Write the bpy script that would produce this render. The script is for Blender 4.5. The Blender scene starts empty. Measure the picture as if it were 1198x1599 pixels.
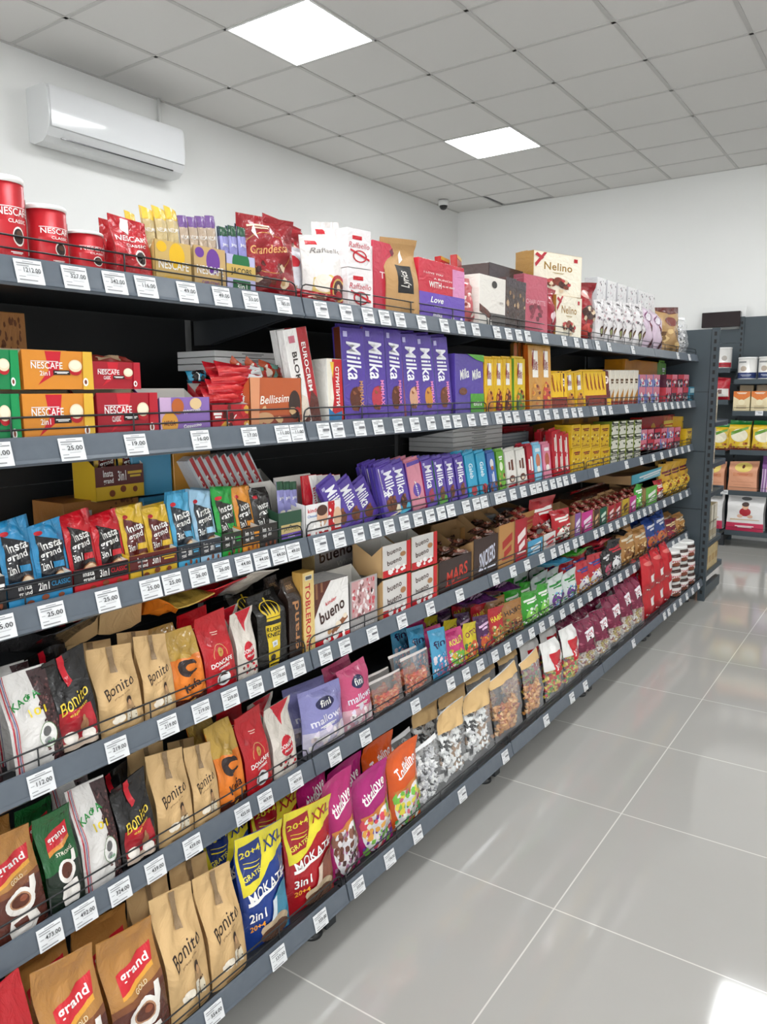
import bpy, bmesh, math, random
import numpy as np
from mathutils import Vector, Matrix
from mathutils.geometry import tessellate_polygon
rnd = random.Random(7)
S = bpy.context.scene
COL = S.collection
# ------------------------------------------------------------------ camera
H = 1.4515; F_PX = 1196.8
YAW, PITCH, ROLL = (math.radians(a) for a in (34.8786, 8.9074, -0.4636))
cF = Vector((-math.sin(YAW)*math.cos(PITCH), math.cos(YAW)*math.cos(PITCH), -math.sin(PITCH)))
cR0 = Vector((math.cos(YAW), math.sin(YAW), 0)); cU0 = cR0.cross(cF)
cR = cR0*math.cos(ROLL)+cU0*math.sin(ROLL); cU = -cR0*math.sin(ROLL)+cU0*math.cos(ROLL)
CAM = Vector((0, 0, H))
cd = bpy.data.cameras.new('camera'); cam = bpy.data.objects.new('camera', cd); COL.objects.link(cam)
cd.sensor_fit = 'VERTICAL'; cd.sensor_height = 36; cd.lens = 36*F_PX/1599; cd.clip_start = .02
cam.matrix_world = Matrix(((cR.x, cU.x, -cF.x, 0), (cR.y, cU.y, -cF.y, 0), (cR.z, cU.z, -cF.z, H), (0, 0, 0, 1)))
S.camera = cam
S.view_settings.view_transform = 'Standard'; S.view_settings.look = 'None'; S.view_settings.gamma = 1
S.view_settings.exposure = 0.34
LAMP = 21.0            # emission strength of the ceiling panels
w = bpy.data.worlds.new('world'); S.world = w; w.use_nodes = True
w.node_tree.nodes['Background'].inputs[0].default_value = (.93, .97, 1, 1); w.node_tree.nodes['Background'].inputs[1].default_value = 5.0

def ycol(px, X, z):        # where a picture column meets the line (X, ., z): used to measure positions along a shelf
    n = cR*F_PX - cF*(px-599)
    return -(n.x*X + n.z*(z-H))/n.y
def zrow(py, X, Y):
    n = cU*F_PX - cF*(799.5-py)
    return H - (n.x*X + n.y*Y)/n.z
# ------------------------------------------------------------------ materials
MATS = {}
def lin(h):
    h = h.lstrip('#'); c = [int(h[i:i+2], 16)/255 for i in (0, 2, 4)]
    return [x/12.92 if x <= .04045 else ((x+.055)/1.055)**2.4 for x in c] + [1]
FIN = {  # roughness, metallic, coat, bump strength, bump scale
 'film': (.26, 0, .3, .7, 26), 'matte': (.5, 0, 0, .5, 18), 'card': (.38, 0, .15, .03, 60), 'foil': (.22, .75, 0, .5, 40),
 'kraft': (.6, 0, 0, .8, 16), 'metal': (.38, .25, 0, 0, 1), 'plastic': (.3, 0, .2, 0, 1), 'ink': (.35, 0, .1, 0, 1)}
def M(hx, fin='card'):
    k = (hx, fin)
    if k in MATS: return MATS[k]
    m = bpy.data.materials.new(f'{fin}_{hx}'); m.use_nodes = True
    nt = m.node_tree; b = nt.nodes['Principled BSDF']
    if fin == 'clear':
        nt.nodes.remove(b)
        tr = nt.nodes.new('ShaderNodeBsdfTransparent'); gl = nt.nodes.new('ShaderNodeBsdfPrincipled'); mx = nt.nodes.new('ShaderNodeMixShader')
        gl.inputs['Base Color'].default_value = lin(hx); gl.inputs['Roughness'].default_value = .15
        fr = nt.nodes.new('ShaderNodeLayerWeight'); fr.inputs[0].default_value = .35
        ma = nt.nodes.new('ShaderNodeMath'); ma.operation = 'MULTIPLY_ADD'; ma.inputs[1].default_value = .32; ma.inputs[2].default_value = .05
        nz = nt.nodes.new('ShaderNodeTexNoise'); nz.inputs['Scale'].default_value = 30; bp = nt.nodes.new('ShaderNodeBump'); bp.inputs['Strength'].default_value = .5
        tc = nt.nodes.new('ShaderNodeTexCoord'); L = nt.links.new
        L(tc.outputs['Object'], nz.inputs['Vector']); L(nz.outputs['Fac'], bp.inputs['Height']); L(bp.outputs[0], gl.inputs['Normal'])
        L(fr.outputs['Facing'], ma.inputs[0]); L(ma.outputs[0], mx.inputs[0]); L(tr.outputs[0], mx.inputs[1]); L(gl.outputs[0], mx.inputs[2])
        L(mx.outputs[0], nt.nodes['Material Output'].inputs[0])
    else:
        r, me, co, bs, sc = FIN[fin]
        b.inputs['Base Color'].default_value = lin(hx); b.inputs['Roughness'].default_value = r; b.inputs['Metallic'].default_value = me
        b.inputs['Coat Weight'].default_value = co
        if bs:
            tc = nt.nodes.new('ShaderNodeTexCoord'); nz = nt.nodes.new('ShaderNodeTexNoise'); bp = nt.nodes.new('ShaderNodeBump')
            nz.inputs['Scale'].default_value = sc; nz.inputs['Detail'].default_value = 3; nz.inputs['Distortion'].default_value = 1.8
            bp.inputs['Strength'].default_value = bs; bp.inputs['Distance'].default_value = .006
            nt.links.new(tc.outputs['Object'], nz.inputs['Vector']); nt.links.new(nz.outputs['Fac'], bp.inputs['Height']); nt.links.new(bp.outputs[0], b.inputs['Normal'])
    MATS[k] = m; return m
# ------------------------------------------------------------------ mesh building
class MB:
    def __init__(s): s.v = []; s.f = []; s.m = []; s.sm = []; s.mats = []
    def mi(s, mat):
        if mat not in s.mats: s.mats.append(mat)
        return s.mats.index(mat)
    def face(s, idx, mat, smooth=False): s.f.append(idx); s.m.append(s.mi(mat)); s.sm.append(smooth)
    def quad(s, pts, mat, smooth=False):
        n = len(s.v); s.v += [tuple(p) for p in pts]; s.face(list(range(n, n+len(pts))), mat, smooth)
    def box(s, a, b, mat, bev=0.0):
        x0, y0, z0 = a; x1, y1, z1 = b
        if bev <= 0:
            n = len(s.v); s.v += [(x, y, z) for x in (x0, x1) for y in (y0, y1) for z in (z0, z1)]
            for q in ((0, 1, 3, 2), (4, 6, 7, 5), (0, 4, 5, 1), (2, 3, 7, 6), (0, 2, 6, 4), (1, 5, 7, 3)): s.face([n+k for k in q], mat)
            return
        e = min(bev, (x1-x0)*.45, (y1-y0)*.45, (z1-z0)*.45)
        n = len(s.v); ids = {}
        for ax in range(3):                    # three vertices per corner, one in each adjoining face plane
            for cx in (0, 1):
                for cy in (0, 1):
                    for cz in (0, 1):
                        c = [x1 if cx else x0, y1 if cy else y0, z1 if cz else z0]; sg = [1 if q else -1 for q in (cx, cy, cz)]
                        for o in range(3):
                            if o != ax: c[o] -= sg[o]*e
                        ids[ax, cx, cy, cz] = len(s.v); s.v.append(tuple(c))
        I = ids
        def fc(l, flip): s.face(l[::-1] if flip else l, mat)
        for k in (0, 1):
            fc([I[0, k, 0, 0], I[0, k, 1, 0], I[0, k, 1, 1], I[0, k, 0, 1]], k == 0)
            fc([I[1, 0, k, 0], I[1, 0, k, 1], I[1, 1, k, 1], I[1, 1, k, 0]], k == 0)
            fc([I[2, 0, 0, k], I[2, 1, 0, k], I[2, 1, 1, k], I[2, 0, 1, k]], k == 0)
        for a_ in (0, 1):
            for b_ in (0, 1):
                s.face([I[0, a_, b_, 0], I[0, a_, b_, 1], I[1, a_, b_, 1], I[1, a_, b_, 0]], mat)
                s.face([I[0, a_, 0, b_], I[0, a_, 1, b_], I[2, a_, 1, b_], I[2, a_, 0, b_]], mat)
                s.face([I[1, 0, a_, b_], I[1, 1, a_, b_], I[2, 1, a_, b_], I[2, 0, a_, b_]], mat)
                for c_ in (0, 1): s.face([I[0, a_, b_, c_], I[1, a_, b_, c_], I[2, a_, b_, c_]], mat)
    def prism(s, pts, ax, lo, hi, mat):        # pts: 2D outline extruded along axis ax
        def p3(p, t): q = list(p); q.insert(ax, t); return tuple(q)
        n = len(s.v); k = len(pts); s.v += [p3(p, lo) for p in pts]+[p3(p, hi) for p in pts]
        s.face([n+i for i in range(k)][::-1], mat); s.face([n+k+i for i in range(k)], mat)
        for i in range(k): j = (i+1) % k; s.face([n+i, n+j, n+k+j, n+k+i], mat)
    def tube(s, pts, r, mat, seg=6, closed=False):
        pts = [Vector(p) for p in pts]; rings = []; m = len(pts)
        for i, p in enumerate(pts):
            a = pts[(i-1) % m] if (closed or i) else p; b = pts[(i+1) % m] if (closed or i < m-1) else p
            t = (b-a).normalized(); u = t.cross(Vector((.3, .2, 1)) if abs(t.z) < .9 else Vector((1, 0, 0))).normalized(); w_ = t.cross(u)
            rings.append(len(s.v))
            for k in range(seg): an = 2*math.pi*k/seg; s.v.append(tuple(p+(u*math.cos(an)+w_*math.sin(an))*r))
        for i in range(m if closed else m-1):
            a, b = rings[i], rings[(i+1) % m]
            for k in range(seg): s.face([a+k, a+(k+1) % seg, b+(k+1) % seg, b+k], mat, True)
        if not closed: s.face([rings[0]+k for k in range(seg)][::-1], mat); s.face([rings[-1]+k for k in range(seg)], mat)
    def lathe(s, prof, cx, cy, mat, seg=32, flat=None):
        n = len(s.v)
        for r, z in prof:
            for k in range(seg): a = 2*math.pi*k/seg; s.v.append((cx+r*math.cos(a), cy+r*math.sin(a), z))
        for i in range(len(prof)-1):
            for k in range(seg): s.face([n+i*seg+k, n+i*seg+(k+1) % seg, n+(i+1)*seg+(k+1) % seg, n+(i+1)*seg+k], mat, True)
        s.face([n+k for k in range(seg)][::-1], mat); s.face([n+(len(prof)-1)*seg+k for k in range(seg)], mat)
    def mesh(s, name):
        me = bpy.data.meshes.new(name); me.from_pydata(s.v, [], s.f)
        for m in s.mats: me.materials.append(m)
        me.polygons.foreach_set('material_index', s.m); me.polygons.foreach_set('use_smooth', s.sm); me.update(); return me
def link(name, me, parent=None):
    o = bpy.data.objects.new(name, me); COL.objects.link(o); o.parent = parent; return o
def struct(name, mb, label=None):
    o = link(name, mb.mesh(name)); o['kind'] = 'structure'
    if label: o['label'] = label
    return o
def tag(o, label, cat, group=None):
    o['label'] = label; o['category'] = cat
    if group: o['group'] = group
    return o
# ------------------------------------------------------------------ printed artwork laid on a surface lattice
TXT = {}
def text_tris(s, shear=0, bold=0):
    k = (s, shear, bold)
    if k in TXT: return TXT[k]
    c = bpy.data.curves.new('lettering', 'FONT'); c.body = s; c.shear = shear; c.offset = min(bold, .018); c.resolution_u = 3; c.space_character = 1.0+3*max(0, min(bold, .018))
    o = bpy.data.objects.new('lettering', c); COL.objects.link(o)
    me = bpy.data.meshes.new_from_object(o); me.calc_loop_triangles()
    P = [(v.co.x, v.co.y) for v in me.vertices]; T = [tuple(t.vertices) for t in me.loop_triangles]
    bpy.data.objects.remove(o); bpy.data.curves.remove(c); bpy.data.meshes.remove(me)
    xs = [p[0] for p in P] or [0, 1]; ys = [p[1] for p in P] or [0, 1]
    x0, x1, y0, y1 = min(xs), max(xs), min(ys), max(ys)
    P = [((x-x0)/(x1-x0+1e-9)-.5, (y-y0)/(y1-y0+1e-9)-.5) for x, y in P]
    TXT[k] = (P, T); return TXT[k]
class Lat:
    def __init__(s, nu, nv, fn, size):
        s.nu, s.nv = nu, nv; s.size = size
        s.P = np.array([[fn(i/nu, j/nv) for j in range(nv+1)] for i in range(nu+1)], float)
        du = np.gradient(s.P, axis=0) if nu > 0 else 0; dv = np.gradient(s.P, axis=1)
        n = np.cross(du, dv); s.N = n/(np.linalg.norm(n, axis=2, keepdims=True)+1e-12)
    def ev(s, u, v, off):
        x = min(max(u, 0), 1)*s.nu; y = min(max(v, 0), 1)*s.nv; i = min(int(x), s.nu-1); j = min(int(y), s.nv-1); a = x-i; b = y-j
        def bl(A): return A[i, j]+a*(A[i+1, j]-A[i, j])+b*(A[i+1, j+1]-A[i+1, j]) if a >= b else A[i, j]+b*(A[i, j+1]-A[i, j])+a*(A[i+1, j+1]-A[i, j+1])
        return tuple(bl(s.P)+bl(s.N)*off)
def clip(poly, ax, lim, keep_less):
    out = []; n = len(poly)
    for i in range(n):
        a, b = poly[i], poly[(i+1) % n]; ia = (a[ax] <= lim) if keep_less else (a[ax] >= lim); ib = (b[ax] <= lim) if keep_less else (b[ax] >= lim)
        if ia: out.append(a)
        if ia != ib:
            t = (lim-a[ax])/(b[ax]-a[ax]); out.append((a[0]+(b[0]-a[0])*t, a[1]+(b[1]-a[1])*t))
    return out
def clip_diag(poly, i, j, nu, nv, low):      # keep the part of a cell on one side of its diagonal
    f = lambda p: (p[0]*nu-i)-(p[1]*nv-j)
    out = []; n = len(poly)
    for k in range(n):
        a, b = poly[k], poly[(k+1) % n]; fa, fb = f(a), f(b)
        if not low: fa, fb = -fa, -fb
        if fa >= 0: out.append(a)
        if (fa >= 0) != (fb >= 0) and abs(fa-fb) > 1e-12: t = fa/(fa-fb); out.append((a[0]+(b[0]-a[0])*t, a[1]+(b[1]-a[1])*t))
    return out
def shape_polys(sh, W_, H_):
    k = sh[0]
    if k == 'r': x0, y0, x1, y1 = sh[1:5]; return [[(x0, y0), (x1, y0), (x1, y1), (x0, y1)]], sh[5]
    if k == 'e':
        cx, cy, rx, ry = sh[1:5]; return [[(cx+rx*math.cos(a), cy+ry*math.sin(a)) for a in [2*math.pi*i/18 for i in range(18)]]], sh[5]
    if k == 'o':                               # ring
        cx, cy, rx, ry, t = sh[1:6]; out = []
        for i in range(20):
            a, b = 2*math.pi*i/20, 2*math.pi*(i+1)/20
            out.append([(cx+rx*math.cos(a), cy+ry*math.sin(a)), (cx+rx*math.cos(b), cy+ry*math.sin(b)), (cx+rx*(1-t)*math.cos(b), cy+ry*(1-t)*math.sin(b)), (cx+rx*(1-t)*math.cos(a), cy+ry*(1-t)*math.sin(a))])
        return out, sh[6]
    if k == 'p':
        pts = sh[1]; tr = tessellate_polygon([[Vector((x, y, 0)) for x, y in pts]]); return [[pts[i] for i in t] for t in tr], sh[2]
    if k == 't':
        st, cx, cy, tw, th, col = sh[1:7]; rot = math.radians(sh[7]) if len(sh) > 7 else 0
        if st == '': P, T = [(-.5, .05), (.5, .05), (.5, .5), (-.5, .5), (-.35, -.5), (.4, -.5), (.4, -.15), (-.35, -.15)], [(0, 1, 2, 3), (4, 5, 6, 7)]
        else: P, T = text_tris(st, sh[8] if len(sh) > 8 else 0, sh[9] if len(sh) > 9 else .012)
        c, s_ = math.cos(rot), math.sin(rot); Q = []
        if abs(abs(rot)-math.pi/2) < .3: ww, hh = tw*H_, th*W_      # for vertical lettering: length in v, cap height in u
        else: ww, hh = tw*W_, th*H_
        for x, y in P: x *= ww; y *= hh; Q.append((cx+(x*c-y*s_)/W_, cy+(x*s_+y*c)/H_))
        return [[Q[i] for i in t] for t in T], col
    if k == 'n':                               # many little flecks: count, area, radius, colours
        _, n, x0, y0, x1, y1, r, cols, seed = sh; q = random.Random(seed); out = []
        return [(lambda cx, cy, rr, a0: [(cx+rr*math.cos(a0+i*2*math.pi/6)*(.6+.8*q.random()), cy+rr*W_/H_*math.sin(a0+i*2*math.pi/6)*(.6+.8*q.random())) for i in range(6)])(q.uniform(x0, x1), q.uniform(y0, y1), r*q.uniform(.6, 1.3), q.random()*6) for _ in range(n)], cols
def art(mb, lat, items, fin='ink', base=.0004):
    for L_, sh in enumerate(items):
        polys, col = shape_polys(sh, *lat.size); off = base+.0003*L_; cache = {}
        for pi, poly in enumerate(polys):
            c = col if isinstance(col, str) else col[pi % len(col)]
            mat = M(c[1:] if c[0] == '*' else c, 'foil' if c[0] == '*' else fin)
            ar = sum(poly[i][0]*poly[(i+1) % len(poly)][1]-poly[(i+1) % len(poly)][0]*poly[i][1] for i in range(len(poly)))
            if abs(ar) < 1e-9: continue
            if ar < 0: poly = poly[::-1]
            xs = [p[0] for p in poly]; ys = [p[1] for p in poly]
            if max(xs) < 0 or min(xs) > 1 or max(ys) < 0 or min(ys) > 1: continue
            o2 = off+(.00003*(pi % 7) if sh[0] == 'n' else 0)
            i0, i1 = max(0, int(min(xs)*lat.nu)), min(lat.nu-1, int(max(xs)*lat.nu)); j0, j1 = max(0, int(min(ys)*lat.nv)), min(lat.nv-1, int(max(ys)*lat.nv))
            for i in range(i0, i1+1):
                pa = clip(clip(poly, 0, i/lat.nu, False), 0, (i+1)/lat.nu, True)
                if len(pa) < 3: continue
                for j in range(j0, j1+1):
                    pb = clip(clip(pa, 1, j/lat.nv, False), 1, (j+1)/lat.nv, True)
                    if len(pb) < 3: continue
                    halves = [pb] if lat.nu == 1 else [clip_diag(pb, i, j, lat.nu, lat.nv, q) for q in (True, False)]
                    for pc in halves:
                     if len(pc) < 3: continue
                     idx = []
                     for (x, y) in pc:
                        kk = (round(x, 5), round(y, 5), c, o2 if sh[0] == 'n' else 0)
                        if kk not in cache: cache[kk] = len(mb.v); mb.v.append(lat.ev(x, y, o2))
                        if cache[kk] not in idx: idx.append(cache[kk])
                     if len(idx) >= 3: mb.face(idx, mat, lat.nu > 1)
# ------------------------------------------------------------------ product shapes (front faces +X, base at z=0, front plane x=0)
def sm(a, b, x): t = min(max((x-a)/(b-a), 0), 1); return t*t*(3-2*t)
def shape_bag(w, h, d, kind, seed, nu=12, nv=16, wr=1.0):
    q = random.Random(seed); ph = [q.uniform(0, 6) for _ in range(8)]
    def prof(v):
        if kind == 'coffee': return (.86+.14*sm(0, .12, v))*(1-.95*sm(.42, .9, v))
        if kind == 'vac': return (.93+.07*sm(0, .1, v))*(1-.9*sm(.72, .92, v))
        if kind == 'flow': return .06+.94*max(0, math.sin(math.pi*min(1, max(0, (v-.05)/.9))))**.45
        return .05+.95*max(0, math.sin(math.pi*min(1, max(0, (v-.02)/.9))))**.6*(1.15-.35*v)
    edge = {'coffee': .72, 'vac': .85}.get(kind, .06); pw = {'coffee': 4, 'vac': 8}.get(kind, 2.4)
    def hw(v): return w/2*(1-{'coffee': .05, 'vac': .05, 'flow': .015}.get(kind, .06)*math.sin(math.pi*v)**2)
    def fx(u, v, sgn=1):
        s_ = 2*u-1; T = d*prof(v)
        bul = edge+(1-edge)*(1-abs(s_)**pw)
        x = T/2*bul
        a = wr*.0022*min(1, T/(d*.4)+.35)*(1-abs(s_)**8)*sm(0, .1, v)*(1-sm(.95, 1, v))
        x += 1.35*a*(math.sin(6*u+11*v+ph[0])+.7*math.sin(13*u-7*v+ph[1])+.5*math.sin(21*v+5*u+ph[2])+.5*math.sin(17*u+19*v+ph[3])+1.2*sm(.3, .8, v)*abs(math.sin(9*u-14*v+ph[7]))-.8*abs(math.sin(5*u+9*v+ph[1]))*(.3+sm(.35, .7, v)))
        x = max(x, .25*T/2*bul+.0004)
        fold = min(.012, w*.12)*sm(.82, 1, v)*math.sin(ph[4])*(1+.5*math.sin(3*u+ph[5]))
        return -d/2+sgn*x+fold
    def top(u, v): return h*v-min(.012, w*.1)*sm(.9, 1, v)*math.sin(ph[6])*(u-.5)*1.5
    front = Lat(nu, nv, lambda u, v: (fx(u, v), (2*u-1)*hw(v), top(u, v)), (w, h))
    back = Lat(4, nv, lambda u, v: (fx(u, v, -1), (2*u-1)*hw(v), top(u, v)), (w, h))
    return front, back, edge
def bag_mesh(mb, front, back, edge, mat, matb=None, sidem=None, jmax=None, jmin=0):
    matb = matb or mat; sidem = sidem or mat; nv = front.nv; j1 = jmax or nv
    def grid(L, flip, m):
        n = len(mb.v); k = L.nv+1
        for i in range(L.nu+1):
            for j in range(jmin, j1+1): mb.v.append(tuple(L.P[i, j]))
        r = j1-jmin+1
        for i in range(L.nu):
            for j in range(j1-jmin):
                a = [n+i*r+j, n+(i+1)*r+j, n+(i+1)*r+j+1, n+i*r+j+1]
                for t in ([a[0], a[1], a[2]], [a[0], a[2], a[3]]): mb.face(t[::-1] if flip else t, m, True)
        return n, r
    grid(front, False, mat); grid(back, True, matb)
    for i in (0, 1):                            # gusseted sides
        n = len(mb.v); sgn = -1 if i == 0 else 1
        for j in range(jmin, j1+1):
            a = front.P[-1 if i else 0, j]; b = back.P[-1 if i else 0, j]; t = abs(a[0]-b[0]); c = (a+b)/2; c = c-np.array([0, sgn*min(t*.28, .014)*(0 if edge < .2 else 1), 0])
            mb.v += [tuple(a), tuple(c), tuple(b)]
        for j in range(j1-jmin):
            for k in (0, 1):
                q = [n+3*j+k, n+3*j+3+k, n+3*j+4+k, n+3*j+1+k]; mb.face(q if i else q[::-1], sidem, True)
    for (jj, fl) in ((jmin, True), (j1, False)):
        n = len(mb.v); pts = [tuple(front.P[i, jj]) for i in range(front.nu+1)]+[tuple(back.P[i, jj]) for i in range(back.nu, -1, -1)]
        mb.v += pts; l = list(range(n, n+len(pts))); mb.face(l[::-1] if fl else l, mat)
D = {}; PROTO = {}
def build(key):
    """mesh parts of one kind of product: [(part name, mesh, label)], the first being the body"""
    if key in PROTO: return PROTO[key]
    d = D[key]; sh = d['shape']; w_, h_, dp = d['size']; fin = d.get('fin', 'film'); base = d['base']; parts = []
    ink = {'film': 'film', 'foil': 'film', 'clear': 'film'}.get(fin, fin if fin in ('matte', 'kraft', 'card') else 'ink')
    mb = MB(); A = d.get('art', [])
    if sh in ('coffee', 'vac', 'flow', 'candy'):
        fr, bk, ed = shape_bag(w_, h_, dp, sh, d.get('seed', sum(map(ord, key))), *((6, 10) if d.get('small') else (12, 16)), wr=d.get('wr', 1))
        m = M(base, fin); seal = sh in ('coffee', 'vac', 'candy') and not d.get('small')
        jm = fr.nv-1 if seal else fr.nv
        bag_mesh(mb, fr, bk, ed, m, sidem=M(d.get('side', base), 'film' if fin == 'clear' else fin) if ed > .2 or fin != 'clear' else m, jmax=jm)
        art(mb, fr, A, ink); parts.append((d.get('body', 'body'), mb.mesh(key), None))
        if seal:
            s_ = MB(); m2 = M(d.get('sealcol', base), 'film' if fin == 'clear' else fin); bag_mesh(s_, fr, bk, ed, m2, jmin=jm)
            parts.append(('top_seal', s_.mesh(key+'_seal'), None))
        if d.get('tape'):
            t = MB(); art(t, fr, [d['tape']], 'film', .003); parts.append(('closing_strip', t.mesh(key+'_tape'), None))
        if d.get('header'):
            t = MB(); art(t, fr, [('r', 0, d['header'][0], 1, 1, d['header'][1])], 'kraft', .0025); parts.append(('paper_header', t.mesh(key+'_header'), None))
        if d.get('fill'):
            cols, top_, r_, n_ = d['fill']; t = MB(); q = random.Random(5)
            for k in range(n_):
                u = q.uniform(.08, .92); v = top_*q.random()**.8+.04; p = Vector(fr.ev(u, v, -r_*1.25-.001)); p.x -= q.random()*dp*.15; c = M(cols[k % len(cols)], 'film')
                R_ = Matrix.Rotation(q.random()*6, 3, 'X') @ Matrix.Rotation(q.random()*6, 3, 'Y') @ Matrix.Rotation(q.random()*3, 3, 'Z'); n = len(t.v)
                e = (r_*q.uniform(.8, 1.2), r_*q.uniform(.6, .9), r_*q.uniform(.5, .8))
                for a in ((1, 0, 0), (-1, 0, 0), (0, 1, 0), (0, -1, 0), (0, 0, 1), (0, 0, -1)):
                    t.v.append(tuple(p+R_ @ Vector((a[0]*e[0], a[1]*e[1], a[2]*e[2]))))
                for f in ((0, 2, 4), (2, 1, 4), (1, 3, 4), (3, 0, 4), (2, 0, 5), (1, 2, 5), (3, 1, 5), (0, 3, 5)): t.face([n+i for i in f], c, d.get('fsmooth', False))
            parts.append(('wrapped_sweets' if 'sweet' in d['desc'] or 'cand' in d['desc'] else 'contents', t.mesh(key+'_fill'), 'stuff'))
    elif sh == 'box':
        m = M(base, fin); mb.box((-dp, -w_/2, 0), (0, w_/2, h_), M(d.get('side', base), fin) if 'side' in d else m, .0012)
        e = .0013
        if 'side' in d: mb.quad([(.0002, -w_/2+e, e), (.0002, w_/2-e, e), (.0002, w_/2-e, h_-e), (.0002, -w_/2+e, h_-e)], m)
        if 'top' in d: mb.quad([(-e, -w_/2+e, h_+.0002), (-e, w_/2-e, h_+.0002), (-dp+e, w_/2-e, h_+.0002), (-dp+e, -w_/2+e, h_+.0002)], M(d['top'], fin))
        L1 = Lat(1, 1, lambda u, v: (0, (u-.5)*w_, v*h_), (w_, h_)); L1.N[:] = (1, 0, 0); art(mb, L1, A, ink, .0005)
        if 'lart' in d:
            L2 = Lat(1, 1, lambda u, v: (-dp+u*dp, -w_/2, v*h_), (dp, h_)); L2.N[:] = (0, -1, 0); art(mb, L2, d['lart'], ink, .0005)
        if 'tart' in d:
            L3 = Lat(1, 1, lambda u, v: (-v*dp, (u-.5)*w_, h_), (w_, dp)); L3.N[:] = (0, 0, 1); art(mb, L3, d['tart'], ink, .0005)
        parts.append(('body', mb.mesh(key), None))
    elif sh == 'bar':                           # wrapped bar: slim box with crimped fins at both ends
        m = M(base, fin); mb.box((-dp, -w_/2, .008), (0, w_/2, h_-.008), m, .003)
        for z0, z1 in ((0, .009), (h_-.009, h_)): mb.box((-dp*.6, -w_/2*.96, z0), (-dp*.45, w_/2*.96, z1), m)
        L1 = Lat(1, 1, lambda u, v: (0, (u-.5)*w_*.97, .011+v*(h_-.022)), (w_, h_)); L1.N[:] = (1, 0, 0); art(mb, L1, A, ink, .0005)
        if 'lart' in d:
            L2 = Lat(1, 1, lambda u, v: (-dp+u*dp, -w_/2, .01+v*(h_-.02)), (dp, h_)); L2.N[:] = (0, -1, 0); art(mb, L2, d['lart'], ink, .0005)
        parts.append(('body', mb.mesh(key), None))
    elif sh == 'tin':
        r = w_/2; m = M(base, 'metal'); mb.lathe([(r*.97, 0), (r, .002), (r, .006), (r*.985, .009), (r*.985, h_*.93)], -r, 0, m, 40)
        L1 = Lat(20, 2, lambda u, v: (-r+r*.985*math.cos((u-.5)*2.9), r*.985*math.sin((u-.5)*2.9), .01+v*(h_*.92-.01)), (r*2.9, h_*.92)); art(mb, L1, A, 'ink')
        parts.append(('body', mb.mesh(key), None)); t = MB()
        t.lathe([(r*.99, h_*.925), (r*1.02, h_*.93), (r*1.02, h_*.985), (r*.98, h_), (r*.9, h_), (r*.89, h_*.99)], -r, 0, M('e8e6e4', 'plastic'), 40); parts.append(('lid', t.mesh(key+'_lid'), None))
    elif sh == 'jar':
        r = w_/2; mb.lathe([(r*.85, 0), (r, .006), (r, h_*.3), (r*.92, h_*.5), (r*.98, h_*.72), (r*.75, h_*.8)], -r, 0, M(base, 'plastic'), 24)
        L1 = Lat(10, 2, lambda u, v: (-r+r*1.005*math.cos((u-.5)*2.6), r*1.005*math.sin((u-.5)*2.6), h_*(.08+v*.6)), (r*2.6, h_*.6)); art(mb, L1, A, 'ink')
        parts.append(('body', mb.mesh(key), None)); t = MB(); t.lathe([(r*.86, h_*.78), (r*.9, h_*.79), (r*.9, h_*.98), (r*.86, h_)], -r, 0, M('eeeeea', 'plastic'), 24); parts.append(('lid', t.mesh(key+'_lid'), None))
    elif sh == 'tray':                          # open display carton: low front, tall back, raked sides
        hf = d.get('hf', .4)*h_; t = .0015; m = M(base, 'card'); ins = M(d.get('inside', 'd8d4cc'), 'card')
        mb.box((-t, -w_/2, 0), (0, w_/2, hf), m); mb.box((-dp, -w_/2, 0), (-dp+t, w_/2, h_), ins); mb.box((-dp, -w_/2, 0), (0, w_/2, t), ins)
        for sy in (-w_/2, w_/2-t): mb.prism([(0, 0), (0, hf), (-dp*.35, h_*.62), (-dp, h_), (-dp, 0)], 1, sy, sy+t, M(d.get('side', base), 'card') if sy < 0 else ins)
        L1 = Lat(1, 1, lambda u, v: (0, (u-.5)*w_, v*hf), (w_, hf)); L1.N[:] = (1, 0, 0); art(mb, L1, A, 'card', .0005)
        parts.append(('body', mb.mesh(key), None))
    PROTO[key] = parts; return parts
PLACED = []
def put(key, loc, scale=(1, 1, 1), rz=0, lean=0, roll=0, desc=None, where=None, group=None, tail=None):
    parts = build(key); d = D[key]
    if len(parts) == 1: o = link(d['name'], parts[0][1])
    else:
        o = link(d['name'], None)
        for pn, me, kd in parts:
            c = link(pn, me, o)
            if kd == 'stuff': c['kind'] = 'stuff'
            if pn == 'closing_strip': c['label'] = 'dull brown closing strip'
            if pn == 'top_seal': pass
            if pn == 'lid': c['label'] = 'white lid'
    o.location = loc; o.scale = scale
    o.rotation_euler = (Matrix.Rotation(rz, 3, 'Z') @ Matrix.Rotation(roll, 3, 'X') @ Matrix.Rotation(-lean, 3, 'Y')).to_euler()
    o['category'] = d['cat']; PLACED.append((o, desc or d['desc'], where, group, tail)); return o
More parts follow.
